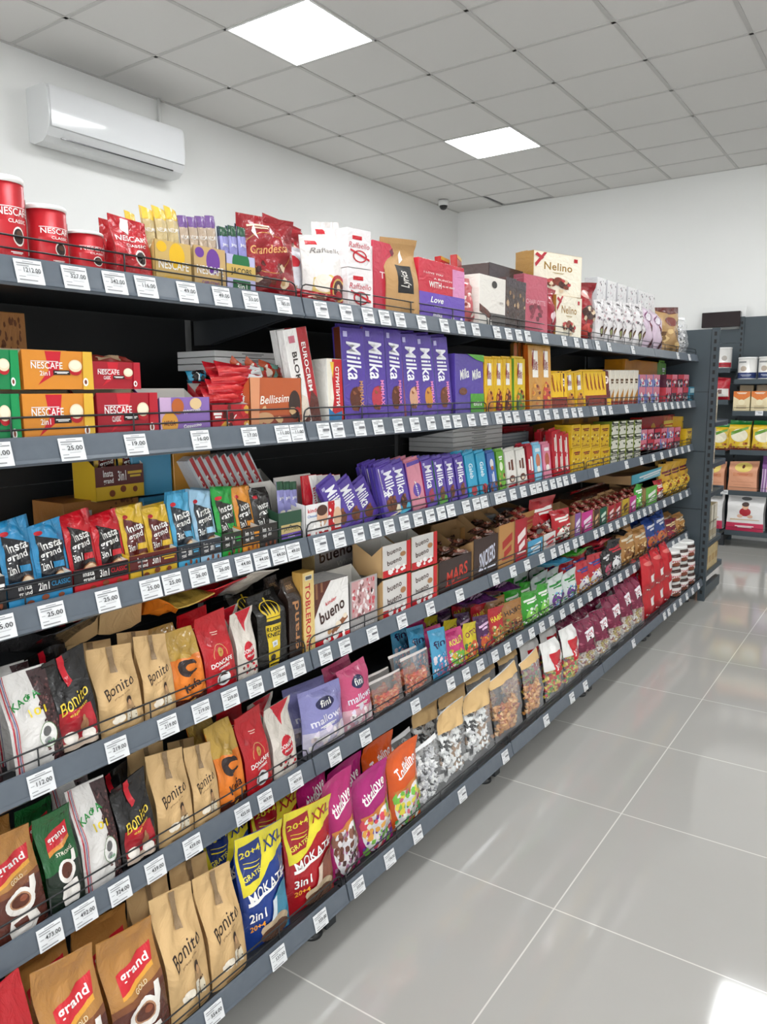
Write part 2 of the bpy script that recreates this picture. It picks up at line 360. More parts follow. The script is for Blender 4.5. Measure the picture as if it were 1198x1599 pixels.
# ------------------------------------------------------------------ the room
XW, YB, ZC = -4.53, 8.04, 3.465
GX, GY = -4.5756, 2.7334
XR, YF = 4.4, -3.6
def noise_mat(name, c1, c2, scale, rough, bump=0, spec=.5, bdist=.002):
    m = bpy.data.materials.new(name); m.use_nodes = True; nt = m.node_tree; b = nt.nodes['Principled BSDF']
    tc = nt.nodes.new('ShaderNodeTexCoord'); nz = nt.nodes.new('ShaderNodeTexNoise'); cr = nt.nodes.new('ShaderNodeMix'); cr.data_type = 'RGBA'
    nz.inputs['Scale'].default_value = scale; nz.inputs['Detail'].default_value = 4
    cr.inputs[6].default_value = lin(c1); cr.inputs[7].default_value = lin(c2); L = nt.links.new
    L(tc.outputs['Object'], nz.inputs['Vector']); L(nz.outputs['Fac'], cr.inputs[0]); L(cr.outputs[2], b.inputs['Base Color'])
    b.inputs['Roughness'].default_value = rough; b.inputs['Specular IOR Level'].default_value = spec
    if bump:
        bp = nt.nodes.new('ShaderNodeBump'); bp.inputs['Strength'].default_value = bump; bp.inputs['Distance'].default_value = bdist
        L(nz.outputs['Fac'], bp.inputs['Height']); L(bp.outputs[0], b.inputs['Normal'])
    return m
m_wall = noise_mat('wall_paint', 'ececea', 'e9e9e6', 3, .7)
m_ceil = noise_mat('ceiling_tile', 'dedcd9', 'dad8d5', 160, .9)
m_tbar = noise_mat('ceiling_bar', 'c6c4c1', 'c2c0bd', 5, .6)
m_dark = noise_mat('void_dark', '3a3a3a', '303030', 5, .9)
m_steel = noise_mat('anthracite_steel', '3a444a', '3e484e', 8, .42)
m_board = noise_mat('shaded_anthracite_board', '24272a', '282b2e', 8, .5)  # same anthracite as the steel, darkened to carry the shade between shelves
m_back = noise_mat('black_back_panel', '17181a', '1b1c1e', 8, .55)  # also anthracite; shade of the shelf interior put into a near-black colour
m_rail = noise_mat('price_rail_grey', '585f68', '626a73', 40, .25)
m_wire = noise_mat('black_wire', '17181a', '1e1f21', 9, .35)
# polished tiles: 1.2 x 0.6 m with pale joints
m_floor = bpy.data.materials.new('polished_floor_tiles'); m_floor.use_nodes = True
nt = m_floor.node_tree; b = nt.nodes['Principled BSDF']; L = nt.links.new
tc = nt.nodes.new('ShaderNodeTexCoord'); mp = nt.nodes.new('ShaderNodeMapping'); br = nt.nodes.new('ShaderNodeTexBrick')
mp.inputs['Location'].default_value = (.7384, -1.8885, 0)
br.offset = 0; br.inputs['Scale'].default_value = 1; br.inputs['Brick Width'].default_value = 1.2; br.inputs['Row Height'].default_value = .6
br.inputs['Mortar Size'].default_value = .0022; br.inputs['Mortar Smooth'].default_value = .1
n1 = nt.nodes.new('ShaderNodeTexNoise'); n1.inputs['Scale'].default_value = 1.6; n1.inputs['Detail'].default_value = 5
mx = nt.nodes.new('ShaderNodeMix'); mx.data_type = 'RGBA'; mx.inputs[6].default_value = lin('a9a7a2'); mx.inputs[7].default_value = lin('b0aea9')
L(tc.outputs['Object'], mp.inputs[0]); L(mp.outputs[0], br.inputs['Vector']); L(tc.outputs['Object'], n1.inputs['Vector']); L(n1.outputs['Fac'], mx.inputs[0])
L(mx.outputs[2], br.inputs['Color1']); L(mx.outputs[2], br.inputs['Color2']); br.inputs['Mortar'].default_value = lin('d8d6d0')
L(br.outputs['Color'], b.inputs['Base Color']); b.inputs['Roughness'].default_value = .07; b.inputs['IOR'].default_value = 1.55
n2 = nt.nodes.new('ShaderNodeTexNoise'); n2.inputs['Scale'].default_value = 2.2; bp = nt.nodes.new('ShaderNodeBump'); bp.inputs['Strength'].default_value = .06; bp.inputs['Distance'].default_value = .01
L(tc.outputs['Object'], n2.inputs['Vector']); L(n2.outputs['Fac'], bp.inputs['Height']); L(bp.outputs[0], b.inputs['Normal'])
mb = MB(); mb.box((XW-.1, YF-.1, -.1), (XR+.1, YB+.1, 0), m_floor); struct('floor', mb)
mb = MB(); mb.box((XW-.1, YF-.1, 0), (XW, YB+.1, ZC+.3), m_wall); struct('wall_left', mb)
mb = MB(); mb.box((XW, YB, 0), (XR, YB+.1, ZC+.3), m_wall); struct('wall_back', mb)
mb = MB(); mb.box((XR, YF-.1, 0), (XR+.1, YB+.1, ZC+.3), m_wall); struct('wall_right', mb)
mb = MB(); mb.box((XW, YF-.1, 0), (-1.0, YF, ZC+.3), m_wall); mb.box((3.4, YF-.1, 0), (XR, YF, ZC+.3), m_wall)
mb.box((-1.0, YF-.1, 2.7), (3.4, YF, ZC+.3), m_wall); struct('wall_front', mb)
mb = MB()                                       # shopfront glazing behind the viewer
for x in (-1.0, .45, 1.9, 3.34): mb.box((x, YF-.08, 0), (x+.06, YF-.02, 2.7), m_steel)
mb.box((-1.0, YF-.08, 2.64), (3.4, YF-.02, 2.7), m_steel); mb.box((-1.0, YF-.08, 0), (3.4, YF-.02, .08), m_steel); struct('window_1', mb)
# suspended ceiling: one panel per grid cell, bars below, dark void above
LIGHTS = [(i, j) for i in (2, 6, 10) for j in (-7, -3, 1, 5)]
mb = MB(); mb.box((XW, YF, ZC+.25), (XR, YB, ZC+.3), m_dark); struct('ceiling_void', mb)
mb = MB(); ni = int((XR-GX)/.6)+2; jj0 = -11
for i in range(0, ni):
    for j in range(jj0, 10):
        x0, x1 = max(XW, GX+.6*i), min(XR, GX+.6*i+.6); y0, y1 = max(YF, GY+.6*j), min(YB, GY+.6*j+.6)
        if x1-x0 < .01 or y1-y0 < .01 or (i, j) in LIGHTS: continue
        if (i, j) == (1, 8): x0 += .05; y1 -= .05      # the cut tile in the corner that sits askew
        mb.box((x0, y0, ZC+.004), (x1, y1, ZC+.016), m_ceil)
struct('ceiling', mb)
mb = MB()
for i in range(1, ni):
    x = GX+.6*i
    if XW < x < XR: mb.box((x-.012, YF, ZC-.0005), (x+.012, YB, ZC+.004), m_tbar)
for j in range(jj0, 10):
    y = GY+.6*j
    if YF < y < YB: mb.box((XW, y-.012, ZC-.0005), (XR, y+.012, ZC+.0038), m_tbar)
mb.box((XW, YF, ZC-.002), (XW+.02, YB, ZC+.004), m_tbar); mb.box((XW+.4, YB-.012, ZC-.002), (XR, YB, ZC+.004), m_tbar)
struct('ceiling_grid', mb)
m_em = bpy.data.materials.new('lit_diffuser'); m_em.use_nodes = True; n_ = m_em.node_tree
e_ = n_.nodes.new('ShaderNodeEmission'); e_.inputs[0].default_value = (.965, .985, 1, 1); e_.inputs[1].default_value = LAMP; n_.links.new(e_.outputs[0], n_.nodes['Material Output'].inputs[0])
LN = {(2, 1): 'bright square ceiling light panel above the air conditioner, nearer of the two', (2, 5): 'smaller looking square ceiling light panel towards the back wall'}
for (i, j) in LIGHTS:
    o = link('ceiling_light', None); cx, cy = GX+.6*i+.3, GY+.6*j+.3; o.location = (cx, cy, ZC)
    f = MB()
    for a, b2 in (((-.3, -.3), (.3, -.288)), ((-.3, .288), (.3, .3)), ((-.3, -.288), (-.288, .288)), ((.288, -.288), (.3, .288))): f.box((a[0], a[1], -.003), (b2[0], b2[1], .012), M('e6e6e4', 'plastic'))
    link('frame', f.mesh('frame'), o); g = MB(); g.box((-.288, -.288, .0), (.288, .288, .008), m_em); link('diffuser', g.mesh('diffuser'), o)
    tag(o, LN.get((i, j), f'square ceiling light panel outside the view, row {abs(j)} column {i}'), 'ceiling light', 'square panels of the suspended ceiling')
# ------------------------------------------------------------------ air conditioner on the left wall
ac = link('air_conditioner', None); ac.location = (XW+.001, 3.32, 2.93)
tag(ac, 'white wall-mounted split air conditioner above the coffee shelves', 'air conditioner')
mb = MB(); Wc, Hc = 1.02, .32
def ac_prof(s_=1): return [(0, .02), (0, Hc), (.15, Hc), (.195, Hc-.008), (.21, Hc-.03), (.215, .14), (.205, .075), (.18, .03), (.14, .004), (.05, 0)]
mb.prism(ac_prof(), 1, -Wc/2, Wc/2, M('d6d7d7', 'plastic'))
link('body', mb.mesh('ac_body'), ac)
mb = MB(); fp = Lat(1, 6, lambda u, v: (lambda p: (p[0]+.003, (u-.5)*(Wc-.03), p[1]))([(.212, .08), (.2155, .14), (.2145, .18), (.2135, .22), (.2125, .26), (.21, .29), (.197, .312)][round(v*6)]), (Wc, Hc))
n = len(mb.v)
for i in range(2):
    for j in range(7): mb.v.append(tuple(fp.P[i, j]))
m_acf = noise_mat('glossy_white_plastic', 'e2e3e4', 'e0e1e2', 4, .12)
for j in range(6): mb.face([j, 7+j, 8+j, j+1], m_acf, True)
link('front_panel', mb.mesh('ac_front'), ac)
mb = MB()
mb.quad([(.2105, -Wc/2+.1, .085), (.2105, Wc/2-.1, .085), (.187, Wc/2-.1, .034), (.187, -Wc/2+.1, .034)], M('cfd0d0', 'plastic'))
mb.box((.184, -Wc/2+.09, .026), (.19, Wc/2-.09, .033), M('2a2a2c', 'plastic')); link('air_flap', mb.mesh('ac_flap'), ac)
mb = MB(); mb.tube([(.03, Wc/2-.05, Hc), (.03, Wc/2-.05, ZC-2.93)], .013, M('d5d5d2', 'plastic'), 8); link('pipe_cover', mb.mesh('ac_pipe'), ac)
# dome camera under the ceiling
cc = link('security_camera', None); cc.location = (XW+.17, 7.42, ZC-.001); tag(cc, 'small white dome security camera in the ceiling corner', 'security camera')
mb = MB(); mb.lathe([(.03, 0), (.055, -.004), (.055, -.05), (.05, -.058)][::-1], 0, 0, M('e4e4e2', 'plastic'), 24); link('housing', mb.mesh('cam_housing'), cc)
mb = MB(); mb.lathe([(.008, -.1), (.028, -.092), (.04, -.075), (.044, -.056)], 0, 0, M('151517', 'plastic'), 24); link('dome', mb.mesh('cam_dome'), cc)
# ------------------------------------------------------------------ the long shelving run
KS = 1.143
XS, XS6, XBK = -1.242, -1.135, -1.63
ZR = [None, 1.634, 1.334, 1.043, .741, .442, .1176]      # lower edge of each price rail, top shelf first
RH = .045
JY = [.458, 1.458, 2.46, 3.456, 4.451, 5.473]
NM = [None, 'top', 'second', 'third', 'fourth', 'fifth', 'bottom']
BAY = ['nearest', 'second nearest', 'middle', 'second farthest', 'farthest']
def ZS(s): return ZR[s]+RH-.011
def XFr(s): return (XS6 if s == 6 else XS)
def shelf(s, b_):
    y0, y1 = JY[b_]+.003, JY[b_+1]-.003; xf = XFr(s); z = ZR[s]
    o = link('shelf', None); o.location = (xf, y0, z); Lw = y1-y0; depth = xf-XBK
    mb = MB(); mb.box((-depth+.004, 0, RH-.035), (-.016, Lw, RH-.011), m_board, .002)
    link('board', mb.mesh('board'), o)
    mb = MB(); pr = [(0, 0), (-.004, -.004), (-.02, -.002), (-.02, RH-.012), (-.016, RH+.001), (-.011, RH), (-.010, RH-.004)]
    mb.prism(pr[::-1], 1, 0, Lw, m_rail)
    mb.quad([(.0015, 0, .001), (.0015, Lw, .001), (-.0005, Lw, .007), (-.0005, 0, .007)], m_rail)
    link('price_rail', mb.mesh('rail'), o)
    mb = MB(); x = -.02; zt, zl = RH+.034, RH+.013; r = .0019; e = .018; e0 = e
    loop = [(x, .006, RH-.01), (x, .006, zt-e), (x, .006+e*.3, zt-e*.3), (x, .006+e, zt), (x, Lw-.006-e, zt), (x, Lw-.006-e*.3, zt-e*.3), (x, Lw-.006, zt-e), (x, Lw-.006, RH-.01)]
    mb.tube(loop, r, m_wire); mb.tube([(x, .006, zl), (x, Lw-.006, zl)], r*.9, m_wire)
    for k in (1, 2, 3): mb.tube([(x+.001, Lw*k/4, RH-.012), (x+.001, Lw*k/4, zt)], r*.9, m_wire)
    link('wire_guard', mb.mesh('guard'), o)
    for yy in (.004, Lw-.008):
        mb = MB(); mb.prism([(-depth+.002, RH-.036), (-depth+.002, RH-.1), (-depth+.06, RH-.1), (-.05, RH-.045), (-.02, RH-.036)], 1, yy, yy+.004, m_board); link('bracket', mb.mesh('bracket'), o)
    tag(o, f'grey {NM[s]} shelf with wire guard, {BAY[b_]} bay of the long run', 'shelf', 'shelves of the long grocery run')
for s in range(1, 7):
    for b_ in range(5): shelf(s, b_)
def upright(parent, x0, x1, y, z0, z1, mat, slotx=None, face='+x'):
    mb = MB(); mb.box((x0, y-.015, z0), (x1, y+.015, z1), mat)
    if face == '+x':
        z = z0+.05
        while z < z1-.03: mb.box((x1-.002, y-.006, z), (x1+.0006, y+.006, z+.022), M('060606', 'matte')); z += .05
    else:
        z = z0+.05; xm = (x0+x1)/2
        while z < z1-.03: mb.box((xm-.008, y-.0156, z), (xm+.008, y-.0136, z+.026), M('060606', 'matte')); z += .05
    link('upright', mb.mesh('upright'), parent)
fr = link('shelving_frame', None); tag(fr, 'dark steel frame and back panels of the long shelving run', 'shelving frame')
for k, y in enumerate(JY): upright(fr, XBK-.06, XBK-.004, y if k < 5 else y-.016, .0, 1.66, m_back)
for b_ in range(5):
    for (z0, z1) in ((.08, .45), (.452, .85), (.852, 1.25), (1.252, 1.655)):
        mb = MB(); mb.box((XBK-.03, JY[b_]+.018, z0), (XBK-.006, JY[b_+1]-.034, z1), m_back); link('back_panel', mb.mesh('back_panel'), fr)
for k, y in enumerate(JY):
    y = y-.02 if k == 5 else y
    mb = MB(); mb.box((XBK, y-.02, .065), (-1.2, y+.02, .105), m_board); mb.box((-1.235, y-.02, .02), (-1.2, y+.02, .07), m_board); link('base_leg', mb.mesh('base_leg'), fr)
    mb = MB(); mb.lathe([(.028, 0), (.03, .004), (.028, .012), (.01, .016), (.01, .07)], -1.24, y-.035, m_wire, 20); link('foot', mb.mesh('foot'), fr)
# end unit standing across the end of the run
YE = 5.49
ec = link('end_unit', None); tag(ec, 'dark anthracite end unit with slotted post closing the long shelves', 'end shelving unit')
mb = MB()
zz = [.12, .25, .64, 1.035, 1.434, 1.845]
for a, b2 in zip(zz[:-1], zz[1:]): mb.box((-2.13, YE, a+.002), (-1.175, YE+.02, b2-.002), m_steel)
mb.box((-2.13, YE+.008, .12), (-1.175, YE+.018, 1.84), m_back)
link('panel', mb.mesh('end_panel'), ec)
upright(ec, -1.172, -1.125, YE+.012, 0, 1.85, m_steel, face='-y'); upright(ec, -2.18, -2.133, YE+.012, 0, 1.85, m_steel, face='-y')
mb = MB(); mb.box((-1.165, YE+.03, .02), (-1.13, YE+.5, .09), m_steel); link('base_leg', mb.mesh('eleg'), ec)
EZ = [.16, .37, .72, .92, 1.2]
for k, z in enumerate(EZ):
    o = link('shelf', None); o.location = (0, YE+.03, z); dpt = .5 if k == 0 else .42
    mb = MB(); mb.box((-2.13, 0, 0), (-1.13, dpt, .03), m_steel, .002); link('board', mb.mesh('eboard'), o)
    mb = MB(); mb.box((-2.13, dpt, -.002), (-1.13, dpt+.012, .04), m_rail); link('price_rail', mb.mesh('erail'), o)
    tag(o, f'shelf of the end unit seen edge on, {["lowest", "second lowest", "middle", "second highest", "highest"][k]} one', 'shelf', 'shelves of the end unit')
# shelving against the back wall
bw = link('shelving_frame', None); tag(bw, 'dark shelving frame against the far back wall', 'shelving frame')
XP = -1.44
mb = MB(); mb.box((XP+.02, 7.97, .1), (1.6, 7.99, 2.115), m_steel); link('back_panel', mb.mesh('bpr'), bw)
for a, b2 in ((.1, .6), (.602, 1.1), (1.102, 1.5), (1.502, 1.88), (1.882, 2.01)):
    mb = MB(); mb.box((-2.42, 7.97, a), (XP-.02, 7.99, b2), m_steel); link('back_panel', mb.mesh('bpl'), bw)
for x, zt in ((-2.44, 2.02), (XP, 2.12), (-.44, 2.12), (.56, 2.12), (1.56, 2.12)):
    upright(bw, x-.02, x+.02, 7.975, 0, zt, m_steel, face='-y')
    mb = MB(); mb.box((x-.015, 7.62, .04), (x+.015, 7.97, .1), m_board); mb.box((x-.02, 7.62, 0), (x+.02, 7.66, .04), m_board); link('base_leg', mb.mesh('bleg'), bw)
BZR = {'R': [.15, .52, .895, 1.25, 1.535], 'L': [.15, .5, .885, 1.35, 1.64]}
YS = 7.6
def bshelf(x0, x1, z, y, lab):
    o = link('shelf', None); o.location = (x0, y, z)
    mb = MB(); mb.box((.003, 0.012, -.03), (x1-x0-.003, 7.965-y, 0), m_steel, .002); link('board', mb.mesh('bb'), o)
    mb = MB(); mb.box((.003, 0, -.04), (x1-x0-.003, .012, .005), m_steel); link('price_rail', mb.mesh('br'), o)
    mb = MB()
    for zz_ in (.035,): mb.tube([(.01, .01, 0), (.01, .01, zz_), (x1-x0-.01, .01, zz_), (x1-x0-.01, .01, 0)], .0018, m_wire)
    link('wire_guard', mb.mesh('bg'), o)
    tag(o, lab, 'shelf', 'shelves on the back wall')
ORD = ['lowest', 'second lowest', 'middle', 'second highest', 'highest']
for k, z in enumerate(BZR['R']):
    bshelf(XP+.02, -.46, z, YS if z < .4 else 7.63, f'back wall shelf right of the slotted post, {ORD[k]} in its bay')
for k, z in enumerate(BZR['L']):
    bshelf(-2.42, XP-.02, z, YS if z < .4 else 7.66, f'back wall shelf left of the slotted post, {ORD[k]} in its bay')
for k in (1, 2): 
    for kk, z in enumerate(BZR['R']): bshelf(XP+.02+k, -.46+k, z, YS if z < .4 else 7.63, f'back wall shelf outside the view, bay {k}, {ORD[kk]} in it')
sg = link('sign_box', None); sg.location = (-1.62, 7.93, 2.03); tag(sg, 'glossy dark display box lying on the back wall shelving', 'display box')
mb = MB(); mb.box((-.17, -.02, 0), (.17, .05, .14), noise_mat('glossy_dark_panel', '2b2224', '2e2527', 4, .06), .004); link('panel', mb.mesh('sign'), sg)
mb = MB(); mb.box((-.18, .05, 0), (.2, .055, .19), M('e8e8e6', 'plastic')); link('white_backing', mb.mesh('signb'), sg)
sg['label'] = 'glossy dark display box on top of the back wall shelving'
# ------------------------------------------------------------------ kinds of products
RED, DRED, WHT, CRM, BLK, GOLD, PUR = 'c8102a', '8e1020', 'f2f0ec', 'ead9b0', '141213', 'c79b3b', '5b3f9e'
def bars_lines(y0, n, c='777777', x0=.1, x1=.9, st=.05, hh=.012):
    return [('r', x0, y0-i*st, x1-(.12*(i % 2)), y0-i*st+hh, c) for i in range(n)]
def cup(cx, cy, r, asp, c1='f4f0e8', c2='5a2f1a'):
    return [('e', cx, cy, r*1.25, r*asp*1.1, c1), ('e', cx, cy+r*asp*.1, r*.95, r*asp*.78, c2), ('e', cx-r*.2, cy+r*asp*.2, r*.5, r*asp*.35, 'a06a3c'), ('o', cx+r*1.35, cy-r*asp*.2, r*.45, r*asp*.4, .4, c1)]
def Dk(key, name, cat, desc, shape, size, base, art=(), **k): D[key] = dict(name=name, cat=cat, desc=desc, shape=shape, size=size, base=base, art=list(art), **k)
nes = [('t', 'NESCAFE', .5, .66, .8, .085, WHT), ('t', '/', .93, .72, .04, .05, WHT), ('t', 'CLASSIC', .56, .55, .5, .045, WHT)]
Dk('tin', 'coffee_tin', 'coffee tin', 'red instant coffee tin with white lid', 'tin', (.11, .17, .11), 'b3121f',
   [('p', [(.28, .02), (.75, .02), (.85, .5), (.2, .5)], 'c01825'), ('t', 'NESCAFE', .52, .62, .56, .1, WHT), ('r', .22, .68, .8, .69, WHT), ('t', 'CLASSIC', .56, .5, .32, .05, WHT), ('e', .55, .3, .1, .13, 'f4ece4'), ('e', .55, .3, .085, .105, '2a1511'), ('e', .56, .33, .05, .05, '55301f'), ('t', '', .5, .08, .2, .03, WHT), ('r', .9, .1, .985, .85, 'dedad2'), ('r', .91, .6, .975, .8, '555555')])
Dk('nespouch', 'coffee_pouch', 'coffee pouch', 'red foil instant coffee pouch', 'coffee', (.13, .2, .07), 'b01420',
   nes+[('p', [(.3, .97), (.52, .97), (.45, .72), (.27, .78)], 'e4e2de'), ('e', .66, .36, .17, .13, 'f0e8e0'), ('e', .66, .36, .14, .1, '24120e')], wr=1.6)
def nescarton(key, col, acc, d_, second=None, hf=.93):
    Dk(key, 'sachet_carton', 'sachet carton', d_, 'tray', (.2, .17, .13), col,
       [('p', [(.32, .98), (.55, .98), (.5, .45), (.2, .12), (.36, .5)], 'c8182c'), ('t', 'NESCAFE', .34, .62, .44, .17, WHT), ('r', .12, .715, .5, .73, WHT), ('t', second or '3in1', .3, .42, .14, .12, WHT), ('r', .42, .38, .66, .5, '1c1512'), ('t', '', .54, .44, .2, .05, WHT),
        ('e', .74, .5, .09, .13, 'b71a26'), ('e', .74, .62, .1, .16, 'ead9b8'), ('e', .74, .64, .08, .11, 'f6e8cf'), ('p', [(.84, 0), (1, 0), (1, 1), (.86, 1)], acc), ('e', .88, .2, .04, .11, WHT), ('e', .88, .2, .02, .06, '7a3a1e')], side=col, inside='b9a98c', hf=hf)
nescarton('nesorange', 'd98a2b', 'e0b23a', 'orange sachet carton with red cup', '2in1')
nescarton('nesgreen', '12824a', '0d9150', 'green sachet carton with red cup')
nescarton('nesred', 'a31426', 'b5182b', 'dark red sachet carton with white writing', 'CLASSIC')
def stickcarton(key, col, blob, word, d_, band=None):
    A = [('r', 0, 0, 1, 1, col), ('e', .6, .68, .22, .3, blob), ('e', .18, .85, .14, .12, blob), ('t', 'NESCAFE', .5, .46, .84, .2, WHT), ('t', word, .5, .16, .55, .1, blob)]
    if band: A = [('e', .5, .8, .3, .35, '1e6b3c'), ('r', 0, .4, 1, .75, 'c9a85a'), ('t', 'JACOBS', .5, .57, .7, .2, '2a2a1a'), ('r', .2, .05, .8, .36, '1c5c34'), ('t', '3in1', .5, .2, .35, .17, WHT)]
    Dk(key, 'stick_carton', 'stick carton', d_, 'tray', (.12, .12, .1), col, A, inside='cfc6b0', hf=.95)
stickcarton('stgold', 'c8a765', 'e3b41e', 'CAPPUCCINO', 'tan carton of yellow cappuccino sticks')
stickcarton('stpurple', 'c3a26c', '6b3a93', 'CAPPUCCINO', 'tan carton of purple cappuccino sticks')
stickcarton('stjacobs', 'b8b4d8', '1e6b3c', '', 'gold banded green and lilac stick carton', band=1)
def stick(key, c1, c2, top, d_, word='NESCAFE'):
    Dk(key, 'coffee_stick', 'coffee stick', d_, 'flow', (.035, .14, .01), c1, [('r', 0, .86, 1, 1, top), ('r', 0, 0, 1, .35, c2), ('t', word, .5, .72, .8, .05, WHT if c1 != 'd8d0bc' else '7a5a2a'), ('e', .5, .45, .34, .08, 'f0ead8')], small=True)
stick('skgold', 'c9b382', 'd9cfae', 'e0b83c', 'yellow topped cappuccino stick')
stick('skpurple', 'b9a48e', 'c4b49a', '6b4a86', 'purple topped cappuccino stick')
stick('skjacobs', '8f8cc4', '9b94cf', '17472c', 'green topped lilac coffee stick', 'JACOBS')
# insta grand sachets and cartons
def insta(tag_, col, dark, word, d_, big='3in1', txtc=WHT):
    Dk('sa'+tag_, 'coffee_sachet', 'coffee sachet', d_+' coffee sachet', 'flow', (.085, .15, .012), col,
       [('p', [(.12, .12), (.9, .05), (.93, .72), (.16, .84)], dark), ('e', .26, .86, .12, .03, 'c01828'), ('t', 'Insta', .56, .7, .62, .11, WHT, 8, 0, .02), ('t', 'grand', .52, .57, .66, .12, WHT, 8, 0, .02), ('t', big, .3, .42, .26, .1, WHT, 8), ('r', .48, .38, .86, .46, col if col != dark else 'c8a23a'), ('e', .66, .19, .26, .14, 'e2c6a2'), ('o', .66, .19, .27, .145, .12, '8a5a34')], wr=1.3, small=False)
    D['sa'+tag_]['shape'] = 'flow'
    Dk('ca'+tag_, 'sachet_carton', 'sachet carton', d_+' open display carton of coffee sachets', 'tray', (.2, .15, .2), col,
       [('r', 0, .42, 1, 1, dark), ('t', 'Insta', .26, .8, .2, .2, WHT, 0, 0, .02), ('t', 'grand', .26, .56, .2, .2, WHT, 0, 0, .02), ('t', big, .54, .7, .17, .3, WHT, 0, 0, .02), ('t', word, .81, .72, .3, .18, col if col != dark else WHT), ('e', .32, .2, .06, .1, '7a3c1c'), ('e', .55, .3, .06, .1, '7a3c1c'), ('e', .8, .26, .05, .09, '7a3c1c')], hf=.5, inside='d9d6d0')
insta('blue', '2a86b8', '17181f', 'CLASSIC', 'bright blue', '2in1')
insta('red', 'c41624', '1a1214', 'CLASSIC', 'bright red')
insta('yellow', 'd9b02c', '5a1a18', '', 'mustard yellow')
insta('sky', '4aa3cc', '2a2f36', '', 'sky blue')
insta('pale', '9cc4de', '2d3036', '', 'pale blue')
insta('green', '1d9a3a', '2a2c26', '', 'vivid green')
insta('orange', 'dd8f2c', '2b2724', '', 'orange')
insta('brown', '33302e', '2b2724', '', 'dark brown')
insta('black', '1c1a1c', '1c1a1c', '', 'black')
# coffee bags
bon = [('t', 'Bonito', .48, .54, .74, .12, '2a1a12', 20, .35, .004), ('t', 'prava kafa', .54, .44, .4, .022, '6a4a30', 18, .2, 0), ('e', .68, .29, .1, .08, 'ac8a62'), ('e', .68, .36, .08, .045, '33221a'), ('e', .68, .33, .05, .035, 'c49a70'), ('r', .55, .12, .66, .26, 'e6dcc8'), ('r', .68, .12, .8, .24, 'd8ccb4'), ('n', 10, .56, .12, .8, .26, .015, ['3a2a20'], 3), ('e', .4, .2, .1, .05, 'efe4d2'), ('e', .32, .17, .06, .035, 'efe4d2'), ('r', .3, .03, .8, .045, '9a7a50')]
Dk('bonkraft', 'coffee_bag', 'coffee bag', 'brown kraft coffee bag with slanted black script', 'coffee', (.12, .24, .075), 'cfab78', bon, fin='kraft', tape=('r', .42, .7, .56, 1, '8f7556'), seed=11, wr=1.5)
Dk('bonblack', 'coffee_bag', 'coffee bag', 'black coffee bag with yellow script and red strap', 'coffee', (.12, .24, .075), '1a1819',
   [('r', .1, .08, .9, .45, '9c1824'), ('p', [(.1, .28), (.5, .38), (.9, .26), (.9, .45), (.1, .45)], 'b01c28'), ('r', .1, .05, .9, .13, 'd9c3b0'), ('e', .3, .17, .16, .06, 'efe6dc'), ('e', .7, .16, .14, .06, 'efe6dc'), ('e', .62, .27, .1, .07, '9a6a48'), ('e', .62, .34, .05, .03, 'b88a60'), ('t', 'Bonito', .5, .53, .8, .12, 'e8c93c', 20, .35, 0), ('t', 'espresso', .57, .43, .5, .03, 'e8c93c', 18, .2, 0)], tape=('p', [(.3, 1), (.44, 1), (.6, .7), (.46, .66)], 'c8182a'), seed=14, wr=1.8)
Dk('kafa101', 'coffee_bag', 'coffee bag', 'white coffee bag with green letters over dark beans', 'coffee', (.13, .26, .075), 'dcd8d4',
   [('p', [(.62, .98), (1, .98), (1, 0), (.74, 0), (.8, .3)], '3a2224'), ('n', 90, .68, 0, 1, .97, .028, ['5a3434', '2a1618', '6e4644'], 4), ('t', 'KA\u0424A', .44, .72, .62, .085, '1c8a3a', 16, 0, .03), ('t', '101', .62, .58, .34, .075, 'e2c61e', 4, 0, .03), ('e', .72, .32, .2, .13, 'f2f0ec'), ('o', .72, .32, .2, .13, .06, '6a8a5a'), ('e', .7, .36, .1, .05, '6c6c6c'), ('e', .68, .27, .08, .03, '9a9a9a'), ('t', 'Kafa', .74, .25, .16, .03, '1c8a3a', 0, .3), ('r', .05, 0, .075, 1, 'b01c30'), ('r', .1, 0, .115, 1, '444a8a'), ('r', .13, 0, .145, 1, 'b01c30')], side='c9c6c4', seed=3)
Dk('kafao', 'coffee_bag', 'coffee bag', 'orange and gold coffee bag with black letters', 'coffee', (.12, .22, .075), 'e07a22',
   [('r', 0, .64, 1, 1, 'b99440'), ('e', .5, .5, .27, .12, '2a1a18'), ('e', .58, .5, .13, .06, 'e07a22'), ('p', [(.55, .5), (.85, .44), (.85, .56)], 'e07a22'), ('t', 'Kafa', .56, .25, .54, .11, '2a1414', 8, 0, .03), ('r', 0, 0, 1, .1, '4a2014'), ('t', '', .5, .05, .2, .03, 'e8c060')], sealcol='b99440', seed=5, wr=2)
Dk('donred', 'coffee_bag', 'coffee bag', 'red coffee bag with round gold seal', 'coffee', (.12, .24, .075), 'b8141f',
   [('o', .52, .47, .24, .13, .05, 'd8b070'), ('r', .2, .36, .84, .44, 'b8141f'), ('e', .52, .5, .11, .055, 'c9a050'), ('t', 'N', .52, .5, .08, .04, 'b8141f', 20, 0, .03), ('t', 'DONCAFE', .52, .37, .72, .06, WHT, 6, 0, .02), ('t', 'moment', .56, .31, .4, .035, WHT, 6, .3), ('e', .5, .16, .2, .1, 'dadada'), ('e', .5, .16, .16, .07, '3a1a16'), ('r', .38, .12, .66, .2, 'e8e8e8'), ('r', .42, .75, .6, .76, 'e8c0b0'), ('r', .44, .72, .58, .73, 'e8c0b0')], seed=8)
